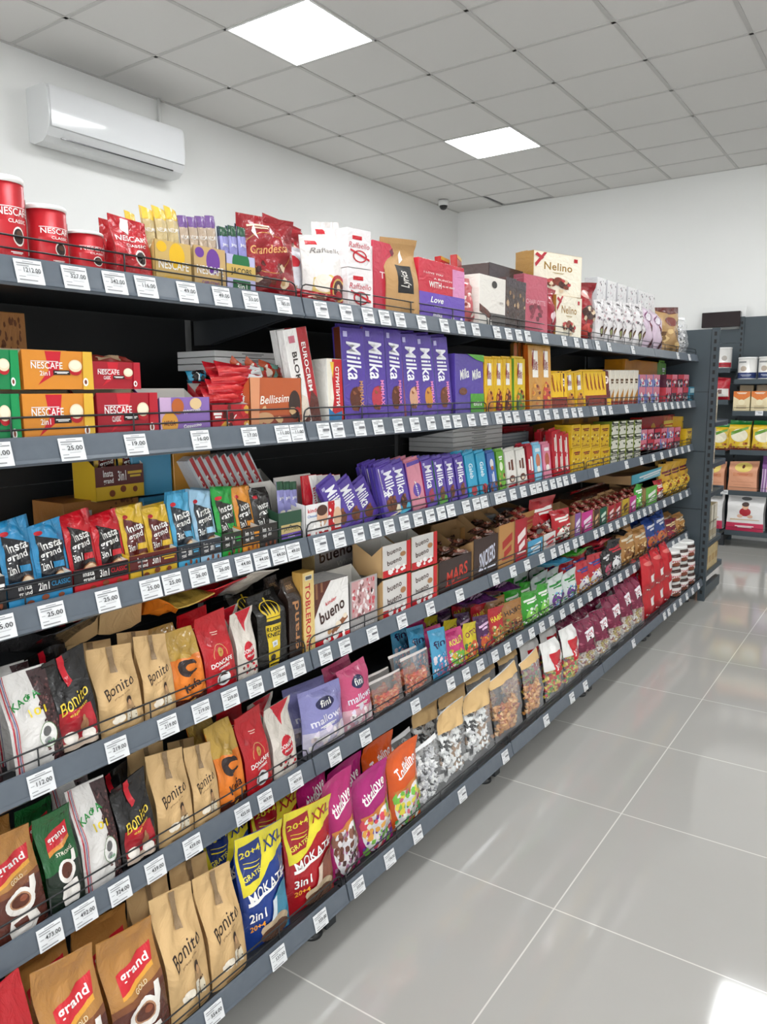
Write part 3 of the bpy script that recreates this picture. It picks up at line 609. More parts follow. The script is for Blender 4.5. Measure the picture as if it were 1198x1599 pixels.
Dk('donwhite', 'coffee_bag', 'coffee bag', 'off-white coffee bag with red round emblem', 'coffee', (.11, .24, .07), 'd8cfc4',
   [('p', [(.2, 1), (.9, 1), (.62, .78), (.55, .68), (.5, .78)], 'c0182a'), ('e', .56, .4, .28, .14, 'c0182a'), ('t', 'N', .55, .52, .12, .05, 'c0182a', 20, 0, .03), ('t', 'DONCAFE', .56, .42, .62, .06, WHT, 6, 0, .02), ('t', 'Minas', .58, .35, .4, .04, WHT, 6, .3), ('n', 12, .2, .1, .9, .24, .05, ['5a2a20', 'c0182a'], 9)], seed=21)
Dk('ruski', 'coffee_bag', 'coffee bag', 'black vacuum coffee bag with yellow crown', 'vac', (.12, .25, .09), '171513',
   [('p', [(.25, .6), (.75, .6), (.72, .3), (.6, .02), (.3, .02)], 'd9bb2a'), ('r', .27, .655, .73, .69, 'd9bb2a'), ('p', [(.27, .7), (.18, .84), (.34, .72), (.36, .86), (.44, .72), (.5, .9), (.56, .72), (.64, .86), (.66, .72), (.82, .84), (.73, .7)], 'd9bb2a'), ('o', .5, .8, .33, .09, .1, 'd9bb2a'), ('r', .47, .88, .53, .93, 'd9bb2a'), ('t', 'RUSKI', .5, .54, .44, .06, '14120e', 0, 0, .03), ('t', 'KNEZ', .5, .46, .44, .06, '14120e', 0, 0, .03), ('r', .4, .3, .62, .37, 'd8dce0'), ('t', '101', .5, .335, .12, .035, '222222'), ('e', .42, .16, .08, .05, '2a2212'), ('r', .3, .06, .62, .08, '2a2212')], seed=17, wr=.8)
Dk('grandgold', 'coffee_bag', 'coffee bag', 'caramel brown coffee bag with red banner', 'coffee', (.14, .26, .085), 'b07c40',
   [('p', [(0, 0), (1, 0), (1, .5), (0, .42)], '5a2c22'), ('p', [(0, .42), (1, .5), (1, .56), (0, .48)], '7e4a2c'), ('p', [(.2, .56), (.86, .66), (.9, .8), (.22, .7)], 'c8202c'), ('p', [(.2, .53), (.86, .62), (.86, .66), (.2, .56)], 'e0a03c'), ('t', 'grand', .54, .68, .54, .085, WHT, 8, 0, .03), ('t', 'GOLD', .55, .545, .26, .035, 'ead8b0', 8)]+
   [('e', .52, .34, .27, .13, 'efe9e2'), ('e', .52, .35, .19, .085, 'b88866'), ('e', .52, .35, .16, .07, '5c2c1c'), ('e', .58, .37, .07, .03, '8a4a30'), ('p', [(.7, .4), (.76, .52), (.86, .52), (.84, .44), (.76, .34)], 'efe9e2'), ('p', [(.3, .2), (.75, .22), (.82, .12), (.7, .0), (.3, .0), (.25, .1)], 'efe9e2'), ('p', [(.34, .16), (.6, .18), (.62, .1), (.4, .09)], '5a2c22')], seed=31)
Dk('grandred', 'coffee_bag', 'coffee bag', 'plain bright red coffee bag with white lettering', 'coffee', (.14, .26, .085), 'b01822', [('t', 'grand', .5, .5, .6, .12, WHT, 8, 0, .03), ('e', .5, .25, .25, .12, 'efe9e2')], seed=33)
Dk('grandstrong', 'coffee_bag', 'coffee bag', 'dark green coffee bag with red banner', 'coffee', (.12, .24, .08), '1a5a2c',
   [('p', [(0, 0), (1, 0), (1, .46), (0, .4)], '1d2a20'), ('p', [(.2, .62), (.86, .7), (.88, .84), (.22, .76)], 'c8202c'), ('p', [(.2, .57), (.86, .67), (.86, .7), (.2, .62)], 'e0903c'), ('t', 'grand', .54, .73, .54, .075, WHT, 8, 0, .03), ('t', 'STRONG', .6, .575, .44, .035, 'eae4d0', 8),
    ('e', .56, .38, .25, .12, 'efe9e2'), ('e', .56, .39, .17, .08, '5c2c1c'), ('p', [(.7, .44), (.76, .56), (.86, .56), (.84, .46)], 'efe9e2'), ('p', [(.36, .25), (.8, .27), (.82, .16), (.74, .04), (.36, .04), (.3, .14)], 'efe9e2')], seed=35)
Dk('granddark', 'coffee_bag', 'coffee bag', 'dark brown vacuum coffee pack with tan letters', 'vac', (.11, .25, .08), '2e211c',
   [('t', 'grand', .55, .42, .62, .6, 'b07c50', 90, 0, .04), ('r', .15, .83, .85, .95, '4a382e'), ('t', 'STRONG', .5, .89, .5, .05, 'c8a070')], seed=36, wr=.3)
# sweets bags
def candybag(key, col, d_, A, clear=None, size=(.15, .2, .05), **k):
    Dk(key, 'candy_bag', 'candy bag', d_, 'candy', size, col, A, **k)
fini = lambda c, c2: [('r', 0, 0, 1, .34, c2), ('n', 26, .05, .02, .95, .34, .07, ['f4ecec', 'f0dede', 'e8dcec', 'f8f4f2'], 2), ('e', .5, .74, .21, .1, '23234e'), ('t', 'fini', .5, .75, .26, .11, WHT, 4, 0, .02), ('t', 'mallows', .5, .51, .74, .12, 'ece8f4', 8, 0, .04), ('t', '', .5, .39, .4, .04, WHT, 6)]
candybag('finilil', '8f8dc4', 'lilac marshmallow bag', fini('8f8dc4', 'cfc8dc'), size=(.17, .22, .06), seed=41)
candybag('finipink', 'd0527c', 'pink marshmallow bag', fini('d0527c', 'dca8b4'), size=(.15, .22, .06), seed=42)
def mok(key, c, word, d_, r):
    candybag(key, c, d_, [('p', [(0, 1), (1, 1), (1, .76), (.6, .7), (.36, .56), (.05, .5)], 'e2d334'), ('p', [(.06, .93), (.46, .95), (.48, .78), (.36, .62), (.1, .6)], r), ('t', '20+4', .27, .86, .36, .06, 'e2d334' if c != 'a8141e' else 'e2d334', 8, 0, .03), ('t', 'GRATIS', .25, .67, .34, .045, 'e8dc50', 14, 0, .02), ('r', .14, .73, .4, .74, 'e2d334'), ('r', .14, .77, .42, .775, 'e2d334'), ('t', 'XXL', .74, .86, .42, .11, r, 6, 0, .06), ('t', 'MOKATE', .5, .52, .76, .1, WHT, 12, 0, .01),
      ('p', [(.1, .42), (.5, .46), (.95, .56), (.95, .575), (.5, .485), (.1, .45)], WHT), ('p', [(.45, .08), (.95, .02), (.95, .5), (.6, .4)], '3a8aa8' if c != 'a8141e' else '8a4a34'), ('p', [(.4, .1), (.55, .08), (.66, .4), (.55, .38)], 'd8e4ea' if c != 'a8141e' else 'e0c8b4'), ('e', .6, .16, .3, .08, 'c8b090'), ('e', .6, .1, .3, .08, '6a4a3a'), ('t', word, .24, .33, .28, .08, WHT, 6, 0, .03), ('t', '20+4', .24, .23, .26, .05, 'f0a020', 6, 0, .03)], size=(.15, .24, .05), seed=44)
mok('mokblue', '1a3a86', '2in1', 'blue and yellow coffee mix bag', '1a3070')
mok('mokred', 'a8141e', '3in1', 'red and yellow coffee mix bag', '9a1420')
def lovebag(key, c, word, d_, fruit):
    candybag(key, c, d_, [('t', word, .5, .75, .7, .13, WHT, 14, 0, .03), ('p', [(.2, .64), (.8, .72), (.8, .73), (.2, .66)], WHT), ('p', [(.1, .5), (.9, .6), (.92, .52), (.12, .43)], 'c87a3a'), ('e', .3, .3, .22, .2, 'e8e4e4'), ('e', .68, .34, .24, .2, 'e8e4e4'), ('e', .5, .2, .34, .18, 'dcd8da'), ('n', 70, .1, .04, .92, .48, .06, fruit, 6), ('p', [(.72, .42), (.9, .44), (.86, .56), (.76, .56)], '6aba3a')], size=(.14, .2, .05), seed=46)
lovebag('lovem', 'a8186e', 'titelove', 'magenta fruit sweets bag', ['e8a84a', 'd84a5a', '7ab84a', 'f0e8e0', '6a3a8a'])
lovebag('lovec', 'b0206a', 'titelove', 'magenta chocolate sweets bag', ['6a3a2a', '8a5a4a', '4a2a2a', 'e8e0e0', 'a06a8a'])
lovebag('toff', 'd8581a', 'Toffelino', 'bright orange toffee sweets bag', ['e8d84a', '7ac04a', 'f0f0e0', 'd86a7a', '4a9a5a'])
Dk('bwsweets', 'candy_bag', 'candy bag', 'clear bag of black and white wrapped sweets', 'candy', (.15, .21, .05), 'f0f0f0', [], fin='clear', header=(.72, 'd6b27c'), fill=(['f4f4f2', 'f6f6f4', '2c2c2e', 'dcdcdc', '8a6a4a', 'f2f2f0'], .66, .0145, 170), seed=51)
Dk('bwsweets2', 'candy_bag', 'candy bag', 'clear bag of silver white wrapped sweets', 'candy', (.15, .21, .05), 'f0f0f0', [], fin='clear', fill=(['f4f4f2', 'd8d8da', '3a3a3e', 'b8b8bc', 'f2f2f0'], .8, .015, 180), seed=52)
Dk('cookies', 'candy_bag', 'candy bag', 'clear topped kraft bag of caramel candies', 'candy', (.14, .21, .05), 'f0f0f0', [], fin='clear', header=(.86, 'd6b27c'), fill=(['c88a4a', 'd89a58', 'b0703a', 'e0b070', 'a85a3a'], .5, .011, 150), seed=53)
Dk('gummy', 'candy_bag', 'candy bag', 'clear bag of orange jelly candies', 'candy', (.16, .2, .05), 'f0e8e4', [], fin='clear', fill=(['d86a3a', 'e0804a', 'c84a3a', 'e09a6a', 'd8583a'], .5, .012, 150), seed=54)
Dk('gummymix', 'candy_bag', 'candy bag', 'white topped clear bag of bright jelly candies', 'candy', (.14, .24, .05), 'f0f0f0', [('r', 0, .55, 1, 1, 'e6e4e0'), ('r', .3, .45, .8, .8, 'c01826'), ('t', 'JOY', .55, .56, .4, .09, WHT, 0, 0, .03)], fin='clear', fill=(['d8c03a', '5aaa3a', 'd8602a', 'c8303a', 'e8d86a'], .52, .011, 150), seed=55)
Dk('joymar', 'candy_bag', 'candy bag', 'maroon topped clear bag of wrapped candies', 'candy', (.15, .24, .06), 'f0f0f0', [('r', 0, .42, 1, 1, '6e1236'), ('p', [(.3, .6), (.85, .65), (.8, .82), (.33, .78)], 'ece8ea'), ('t', 'JOY', .57, .71, .4, .1, 'a81a3a', 6, 0, .04), ('e', .75, .58, .1, .04, '2a7a4a'), ('n', 24, .08, .44, .92, .98, .035, ['8a2a4a', '4a0c24', 'a85068'], 4)], fin='clear', fill=(['e0d0b8', 'c8a878', 'd8c8c0', '8a3a3a', 'b8a040', 'ece8e0'], .42, .012, 140), seed=56)
def flat(key, c, d_, A, size=(.13, .2, .05), **k): candybag(key, c, d_, A, size=size, **k)
def gen(key, c, d_, word, wc, cols, c2=None, **k):
    flat(key, c, d_, [('t', word, .5, .72, .75, .14, wc, 6, 0, .04)]+([('r', 0, 0, 1, .3, c2)] if c2 else [])+[('e', .5, .3, .36, .2, cols[0])]+[('n', 70, .08, .05, .92, .52, .05, cols, len(word)+3)], **k)
gen('finiblue', '4aa0c8', 'light blue jelly bag with dark oval', 'fini', '22224e', ['3a8ab8', 'e8e0e8', 'c86a8a'])
gen('gpink', 'cc3a78', 'hot pink sour sweets bag', 'ROLLER', 'e8e84a', ['7ac04a', 'e8e8e0', 'e0a03a'])
gen('gyellow', 'd8c42a', 'lemon yellow jelly bag', 'OTTO', '7a1a3a', ['d85a3a', '3a7a3a', 'e8e0a0'])
gen('gpurple', '4a1e4e', 'dark purple sweets bag', '', 'e8c0e0', ['c85a2a', '7a4a8a', 'd8a03a', 'c8304a'])
gen('gred', 'b8202a', 'red gummy bag with yellow letters', 'HARIBO', 'f0e040', ['c87a3a', '4a8a3a', 'e8d8a0', '8a3a2a'])
gen('gbrown', 'a8743a', 'golden brown gummy bag', 'HARIBO', '3a2412', ['8a4a2a', 'c8a060', '6a8a3a', '3a2a1a'])
gen('ggreen', '3aa02e', 'bright green sweets bag', '', 'f0f4e8', ['8ad05a', 'e8f0e0', '2a7a2a', 'f0f0f0'])
gen('gwhite', 'd4dcd8', 'white and green mint sweets bag', '', '2a8a3a', ['6a3a8a', '7ab8d8', 'e8e8e8', '3a9a4a'])
gen('gtri', 'c02834', 'red white and blue sweets bag', '', '3a3a8a', ['e8e4e4', 'd8902a', 'e8e0e0', '6a3a8a'], 'd89a2a')
gen('gblack', '1c1a1c', 'black liquorice sweets bag', '', 'e8e8e8', ['c04a6a', '3a3a3c', '8a8a8a'])
gen('gskel', '2a2628', 'black and white lollipop bag', '', 'c8283a', ['f0eeee', 'f0eeee', '2a2628', 'f0f0f0'])
gen('gcara', 'b88448', 'caramel gold candy bag', '', 'f0e0c0', ['8a5a2a', 'd8a860', 'e8c890', '6a3a1a'])
gen('gblue', '27448a', 'navy blue sweets bag', '', 'e8e8f0', ['c8703a', '3a5ab0', 'b02a3a', '6a4a3a'])
gen('gmaroon', '7a1a2e', 'maroon chewy sweets bag', '', 'f0d8a0', ['b83a4a', '3a1a2a', 'd8b070', '5a3a6a'])
gen('gbarry', 'c89a28', 'golden yellow waffle snack bag', '', '6a1a1a', ['e8c040', '8a4a1a', 'f0d870', 'b02020', '6a3a10'])
gen('kred', 'b81824', 'red and white filled chocolates bag', '', 'f0ece4', ['e8e0d8', '5a2a1e', 'b01820', 'e8e0d0', '3a6a3a'])
gen('bigred', 'b4121e', 'large scarlet sack of wrapped wafers', '', 'f4f0ea', ['d8d4d0', '8a0f18', 'e8e4e0', '3a1210'], 'a81420')
# chocolate bars
def choc(key, c, edge, d_, A, size=(.09, .28, .02), shape='bar', cat='chocolate bar', name='chocolate_bar', **k):
    Dk(key, name, cat, d_, shape, size, c, A, lart=[('r', 0, 0, 1, 1, edge)], **k)
def milka(key, edge, food, d_, big=False, word='Milka', bot=None):
    A = [('t', word, .5, .62, .42, .42, 'f0eef6', -90, .3, .03)] if True else []
    A = [('p', [(.05, 0), (.95, 0), (.95, .14), (.5, .22), (.05, .12)], bot or PUR), ('e', .5, .22, .26, .13, food), ('n', 8, .3, .1, .72, .34, .09, [food, '6a3a22', '8a5032'], 3)] + [('t', word, .5, .64, .5 if not big else .42, .62, 'f2f0f6', -90, .12, .035)] + [('r', .08, .9, .26, .96, 'b8b0dc')]
    if big: A += [('t', 'MMMAX', .76, .28, .28, .17, 'e88ac0' if edge != '5a2a1a' else 'c8906a', -90, 0, .03)]
    choc(key, '56409a', edge, d_, A, size=(.09, .27, .022) if big else (.085, .17, .014))
milka('mk1', '5a2a1a', '5a2c1c', 'extra long violet chocolate bar with brown edge', True)
milka('mk2', 'd86a9a', 'b83a4a', 'extra long violet chocolate bar with pink edge', True)
milka('mk3', '4a3a94', '5a2c1c', 'extra long violet chocolate bar with plain violet edge', True)
milka('mk4', 'd88aa0', 'd0a080', 'extra long violet chocolate bar with pale pink edge', True)
milka('mk5', 'e0982a', 'c88a3a', 'extra long violet chocolate bar with orange edge', True)
milka('mk6', '3aa04a', '6a3a22', 'extra long violet chocolate bar with green edge', True)
milka('ms', '4a3a94', '6a3a22', 'small violet milk chocolate bar')
milka('msgreen', '3a8a3a', '6a4a22', 'small violet chocolate bar with green foot', bot='5aa03a')
milka('mspink', 'b02a6a', 'a83a5a', 'small violet chocolate bar with magenta edge')
milka('mswhite', 'e8e0c8', '5a2c1c', 'small violet chocolate bar with cream edge', bot='e8dcc0')
milka('msblue', '4aa8c8', '4a2a1e', 'small violet chocolate bar with light blue foot', bot='4ab0d0')
Dk('mkpair', 'chocolate_box', 'chocolate box', 'violet and green twin chocolate pack', 'box', (.13, .16, .05), '54409c', [('t', 'Milka', .3, .68, .32, .16, WHT, 12, .35, .03), ('t', 'Milka', .72, .68, .32, .16, WHT, 12, .35, .03), ('r', .5, 0, 1, .36, '4c9a30'), ('t', 'extra', .76, .2, .3, .08, WHT), ('e', .24, .4, .14, .06, '6a3a22'), ('p', [(.4, 1), (1, 1), (1, .88), (.7, .92)], '5aa63a')])
choc('pinkchoc', 'c8788c', '6a3f9a', 'pink panelled violet chocolate bar', [('r', .04, .04, .96, .96, 'cf8496'), ('r', .04, .92, .96, 1, '5b3f9e'), ('e', .5, .4, .28, .14, '5b3f9e'), ('t', 'Milka', .5, .4, .4, .09, WHT, -80, .3)], size=(.085, .17, .014))
choc('teal', '2a9ac0', '1f86ac', 'turquoise chocolate bar', [('t', 'Galeb', .5, .6, .36, .4, 'd8eef4', -90, .2, .02), ('e', .55, .12, .3, .12, 'a8303a')], size=(.085, .18, .014))
choc('cblue', '3a64a8', '2c4f8c', 'royal blue chocolate bar', [('e', .5, .72, .24, .12, 'dadada'), ('e', .5, .6, .16, .06, 'b8703a'), ('t', '', .5, .35, .3, .3, 'dfe6f4', -90, 0, .02), ('n', 8, .1, .02, .9, .2, .12, ['6a3a22', '8a5032'], 4)], size=(.085, .17, .014))
choc('cgreen', '6aa838', '4a8a2a', 'leaf green chocolate bar', [('e', .5, .6, .24, .12, 'e0e8c8'), ('n', 8, .1, .04, .9, .4, .12, ['6a3a22', 'c8a060'], 4), ('t', '', .5, .82, .5, .1, WHT)], size=(.085, .17, .014))
choc('cwhite', 'e6e2da', 'd0ccc4', 'white chocolate bar with brown bite picture', [('t', '', .5, .6, .3, .5, '6a3a2a', -90, .2, .02), ('e', .5, .22, .3, .1, '6a3420'), ('e', .5, .2, .18, .05, 'e8d8c0'), ('r', 0, 0, 1, .06, 'b01c28')], size=(.085, .18, .014))
choc('cred', 'b0182a', '8a1020', 'crimson chocolate bar', [('t', '', .5, .5, .4, .7, 'f0ece6', -90, .2, .02)], size=(.07, .18, .014))
choc('csky', '8ac8e4', '6ab0d0', 'pale blue animal chocolate bar', [('e', .5, .55, .3, .2, 'c87a5a'), ('e', .5, .3, .24, .1, 'f0e8e0'), ('r', .2, .8, .8, .9, 'e8f0f4')], size=(.075, .16, .014))
choc('cpink', 'e088a0', 'c86a88', 'pale pink animal chocolate bar', [('e', .5, .55, .3, .2, 'b8604a'), ('e', .5, .3, .24, .1, 'f0e8e0'), ('r', .2, .8, .8, .9, 'f4e8ec')], size=(.075, .16, .014))
choc('vred', 'b81424', '9a101c', 'tall scarlet crinkled wafer pack', [('t', '', .5, .72, .4, .36, 'f0e8e0', -90, .2, .02), ('t', '', .5, .3, .4, .36, 'f0e8e0', -90, .2, .02)], size=(.08, .2, .03))
def najl(key, c, food, d_, tall=False, edge='d8a41e'):
    choc(key, c, edge, d_, [('r', .28, .5, .72, .92, 'f2ece0'), ('p', [(.24, .7), (.3, .88), (.42, .96), (.36, .74), (.3, .62)], '8a1a1e'), ('t', 'Najlep\u0161e', .42, .7, .16, .36, '8a1a2a', 90, .2, .02), ('t', '\u017eelje', .6, .68, .14, .24, '8a1a2a', 90, .2, .02), ('p', [(.1, .02), (.5, .0), (.9, .02), (.8, .36), (.45, .44), (.2, .3)], food), ('n', 8, .2, .05, .8, .4, .12, ['b86a2a', 'e0a03a', '6a2a18'], 6)], size=(.09, .3, .02) if tall else (.085, .22, .02))
najl('nz1', 'e0b41e', 'c8843a', 'yellow chocolate bar with red spoon logo and caramel')
najl('nz2', 'e0b41e', '7a1a22', 'yellow chocolate bar with red spoon logo and cherry')
najl('nz3', 'e0b41e', '6a3420', 'yellow chocolate bar with red spoon logo and dark bite')
najl('nz4', 'dcb822', '6a8a3a', 'yellow chocolate bar with spoon logo and green foot', edge='6aa03a')
najl('nz5', 'c89040', 'b8803a', 'tall tan chocolate bar with white panel', True, 'b85a1a')
najl('nz6', 'd0963c', 'b83a2a', 'tall tan chocolate bar with strawberry picture', True, 'b8281a')
choc('yfan', 'dcb01c', '8a1a1a', 'slim yellow and maroon biscuit pack', [('r', .2, 0, 1, .3, '7a2a1a'), ('t', '', .5, .7, .5, .2, '8a1a1a', -80)], size=(.05, .16, .03))
choc('maro', '5a1c22', 'dcb01c', 'maroon and yellow biscuit pack', [('r', 0, 0, 1, .2, 'dcb01c'), ('e', .5, .75, .3, .12, 'f0e0d8'), ('t', '', .5, .75, .3, .1, '5a1c22')], size=(.08, .18, .03))
Dk('whbox', 'biscuit_box', 'biscuit box', 'slim white and caramel biscuit box', 'box', (.05, .17, .06), 'e4dccc', [('p', [(0, .1), (1, .1), (1, .5), (.4, .3)], 'b8803a'), ('r', 0, .04, 1, .16, 'a83a2a'), ('t', '', .5, .7, .6, .12, '6a4a2a')])
Dk('ybox', 'biscuit_box', 'biscuit box', 'mustard yellow biscuit carton', 'box', (.1, .17, .1), 'd8b020', [('n', 14, .1, .1, .9, .6, .08, ['a87418', '8a5a1a', 'e8d060'], 6), ('t', '', .5, .78, .7, .12, '8a2a1a'), ('r', .1, .06, .9, .12, 'a88018')])
Dk('gbox', 'biscuit_box', 'biscuit box', 'white and olive green biscuit carton', 'box', (.08, .11, .1), 'dad8c8', [('n', 12, .05, .1, .95, .9, .12, ['4a5a2a', '2a3a1e', 'e8e4d0', '6a7a3a'], 8), ('t', '', .5, .75, .8, .2, '2a2a1a')], side='7a8a30')
Dk('redlong', 'gift_box', 'gift box', 'flat red cartoonless gift box'.replace('cartoonless ', ''), 'box', (.3, .12, .05), 'b81e1e', [('e', .3, .5, .08, .3, 'e0a030'), ('e', .55, .45, .1, .3, '6a2a1a'), ('t', '', .75, .7, .3, .24, 'f0d860')])
Dk('orangebox', 'gift_box', 'gift box', 'wide orange carton', 'box', (.3, .12, .08), 'd88a1a', [('r', .1, .6, .8, .64, 'b06a10'), ('r', .1, .4, .7, .44, 'b06a10')])
Dk('tub', 'snack_tub', 'snack tub', 'small colourful chewing gum box', 'box', (.07, .07, .07), 'c0404a', [('r', 0, .6, 1, 1, 'd87888'), ('n', 8, .1, .1, .9, .6, .15, ['e8e0e0', '3a5aa0', 'b02030', '3a2a2a'], 5)])
Dk('tub2', 'snack_tub', 'snack tub', 'small lilac and blue chewing gum box', 'box', (.07, .07, .07), '7a82b8', [('r', 0, .6, 1, 1, 'd08090'), ('n', 8, .1, .1, .9, .6, .15, ['e8e0e0', 'c84a6a', '3a3a5a'], 7)])
Dk('tub3', 'snack_tub', 'snack tub', 'small dark cherry chewing gum box', 'box', (.07, .07, .07), '5a2a3a', [('r', 0, .65, 1, 1, 'b83040'), ('n', 8, .1, .1, .9, .6, .15, ['d8a0a0', 'b8c0c8', '2a1a1a'], 9)])
Dk('tub4', 'snack_tub', 'snack tub', 'small teal chewing gum box', 'box', (.07, .07, .07), '2a7a94', [('r', .1, .6, .9, .9, 'bcdce4'), ('r', .2, .2, .8, .4, '1a4a5a')])
Dk('cakebox', 'snack_carton', 'snack carton', 'long brown carton packed with cakes', 'box', (.3, .1, .15), '7a4c30', [('n', 16, .05, .2, .95, .8, .03, ['5a3018', 'a87850'], 3)], tart=[('n', 60, .02, .05, .98, .95, .02, ['4a2a1c', '8a5a3a', '5a1c1c', 'b08860'], 5)], top='6a4430')
# gift boxes and bags of the top shelf
candybag('grandessa', '8c0f1a', 'large wine red praline bag with curly lettering', [('t', 'Grandessa', .45, .6, .62, .1, 'd8a060', 6, .3, .01), ('o', .45, .55, .4, .25, .03, 'c08840'), ('n', 12, .2, .2, .75, .42, .07, ['c8a070', '6a2a1a', 'd8c0a0', '4a1410'], 4), ('t', '', .35, .86, .4, .05, 'e8c8b0', 4), ('p', [(.2, .8), (.28, .7), (.24, .88)], WHT)], size=(.2, .27, .08), seed=61, wr=2.5)
candybag('grandessa2', '9c1220', 'crumpled wine red praline bag lying behind', [('t', '', .4, .5, .4, .12, 'e8c8b0', 0, .3)], size=(.16, .12, .06), seed=62, wr=3)
candybag('bubag', 'd8d8de', 'small white and clear bonbon bag', [('e', .3, .75, .2, .1, 'b8202e'), ('t', 'bu', .7, .55, .35, .16, '2a2a4a', 0, .3, .03), ('n', 20, .1, .05, .9, .35, .09, ['b8b8bc', 'c83a3a', '5a4a4a', 'c0a890'], 6)], size=(.11, .15, .05), seed=63)
candybag('raf', 'e6e2de', 'white coconut praline bag with red disc', [('r', .1, .84, .3, .9, 'c01c2a'), ('t', 'Raffaello', .5, .78, .72, .07, '8a8480', 4, .3), ('p', [(.1, 0), (.9, 0), (.85, .35), (.5, .45), (.15, .4)], 'd8c070'), ('e', .35, .33, .2, .12, 'e8e0d0'), ('e', .7, .26, .25, .2, 'b0141e'), ('e', .7, .26, .19, .155, 'd8b060'), ('e', .7, .26, .16, .13, '4a1a16'), ('e', .7, .29, .06, .05, 'e0c0a0'), ('e', .7, .2, .09, .05, 'a01420')], size=(.17, .22, .07), seed=64)
Dk('ribbon', 'ribbon_bow', 'ribbon bow', 'crumpled dark red foil bag top', 'candy', (.09, .08, .03), '8e0f1a', [('p', [(.5, .2), (.9, .3), (.8, .45), (.5, .35)], 'd8a8a0')], seed=65, wr=4, fin='foil')
Dk('rafbox', 'chocolate_box', 'chocolate box', 'white coconut praline box with red ribbon print', 'box', (.08, .13, .05), 'e6e0e0', [('r', .2, .72, .6, .82, 'c01c2a'), ('t', 'Raffaello', .48, .58, .86, .14, 'b83040', 0, .2, 0), ('o', .5, .3, .3, .16, .2, 'b81c2c'), ('p', [(.1, .42), (.9, .2), (.9, .26), (.1, .48)], 'b81c2c')])
Dk('whitellow', 'gift_box', 'gift box', 'plain white gift box with red corner', 'box', (.1, .2, .04), 'ece8e8', [('t', 'llo', .4, .62, .45, .08, 'c87080', 0, .3), ('p', [(.1, .22), (.45, .32), (.1, .42)], 'b01c2c'), ('p', [(.1, .05), (.7, .18), (.1, .14)], 'c04050')])
Dk('pinkte', 'gift_box', 'gift box', 'tall coral pink gift box', 'box', (.13, .23, .05), 'c8364e', [('t', 'TE', .45, .55, .42, .09, 'ecd8dc'), ('p', [(.7, .9), (1, 1), (1, .72)], '7a3040'), ('p', [(.7, .05), (.95, .2), (.9, .4)], '8a2038')])
Dk('kraftgift', 'gift_bag', 'gift bag', 'tan kraft gift bag with black label', 'coffee', (.14, .25, .07), 'b58d5c', [('r', .3, .3, .78, .66, '1c1a1a'), ('t', 'Lyrics', .54, .48, .22, .3, 'd8d4cc', 90, .3), ('p', [(.48, .68), (.6, .74), (.56, .86), (.5, .8)], 'e8e4e0')], fin='kraft', side='d8b47c', seed=66, wr=.5)
Dk('lovebox', 'gift_box', 'gift box', 'coral and violet chocolate gift box with white writing', 'box', (.2, .2, .05), 'c8283e', [('r', 0, 0, 1, .46, '6a4ab4'), ('r', .72, .46, 1, .93, 'd88ab8'), ('t', 'I LOVE YOU', .3, .78, .4, .03, 'f0e0e0'), ('t', 'A BUNCH', .5, .7, .4, .03, 'f0e0e0'), ('t', 'WITH', .33, .6, .26, .1, WHT, 0, 0, .04), ('t', 'ALL MY HEART', .62, .6, .28, .03, WHT), ('t', 'Love', .36, .35, .28, .1, WHT, 0, .3, .03), ('t', 'I MEAN', .36, .24, .2, .035, 'e0d8f0'), ('t', 'milka', .36, .1, .2, .06, WHT, 0, .3, .03), ('e', .7, .08, .03, .03, 'e0d8f0'), ('e', .9, .08, .03, .03, 'e0d8f0')])
Dk('redfan', 'gift_box', 'gift box', 'scarlet and gold box peeking up behind', 'box', (.08, .22, .02), 'b81c1c', [('r', 0, .95, 1, 1, 'd8a83a')])
candybag('bowbag', 'b85a5e', 'small clear praline bag tied with red bow', [('p', [(.2, .95), (.5, .85), (.8, .95), (.8, .75), (.5, .85), (.2, .75)], 'c03040'), ('n', 20, .1, .05, .9, .7, .09, ['8a3a3a', 'd8a8a0', 'e8d8d0'], 6)], size=(.08, .16, .05), seed=67)
Dk('whsheep', 'gift_box', 'gift box', 'white praline box with dark wave print', 'box', (.15, .18, .09), 'e8e2da', [('p', [(.0, .45), (.3, .35), (.6, .2), (.9, .12), (.6, .12), (.0, .3)], '5a2c22'), ('p', [(.4, .3), (1, .3), (1, .0), (.5, 0)], '56504e'), ('e', .55, .85, .1, .07, '2a2222'), ('r', .75, .5, .9, .54, 'b8b0a8')], top='5a4444')
Dk('merci', 'gift_box', 'gift box', 'dark brown praline box with gold pattern', 'box', (.09, .2, .1), '43302c', [('r', 0, .82, 1, 1, '3a2c34'), ('n', 12, .1, .1, .9, .78, .1, ['8a6a4a', '5a4034', 'b89a78', '2a1c1a'], 6)], side='5a4a48')
Dk('charlotte', 'gift_box', 'gift box', 'dusty rose gift box with faint roses', 'box', (.15, .22, .04), 'bc5668', [('t', 'CHARLOTTE', .5, .55, .82, .08, 'd8a0a8'), ('n', 14, .3, .25, .75, .5, .08, ['8a3444', '6a2c38'], 6)], side='8a3444')
candybag('heart', '9a1a2e', 'deep crimson bag with white heart', [('e', .45, .42, .12, .07, 'ecd0d4'), ('e', .6, .46, .12, .07, 'ecd0d4'), ('p', [(.36, .4), (.7, .42), (.5, .28)], 'ecd0d4'), ('p', [(.2, .85), (.8, .88), (.8, .9), (.2, .87)], 'c06070')], size=(.13, .22, .05), seed=68)
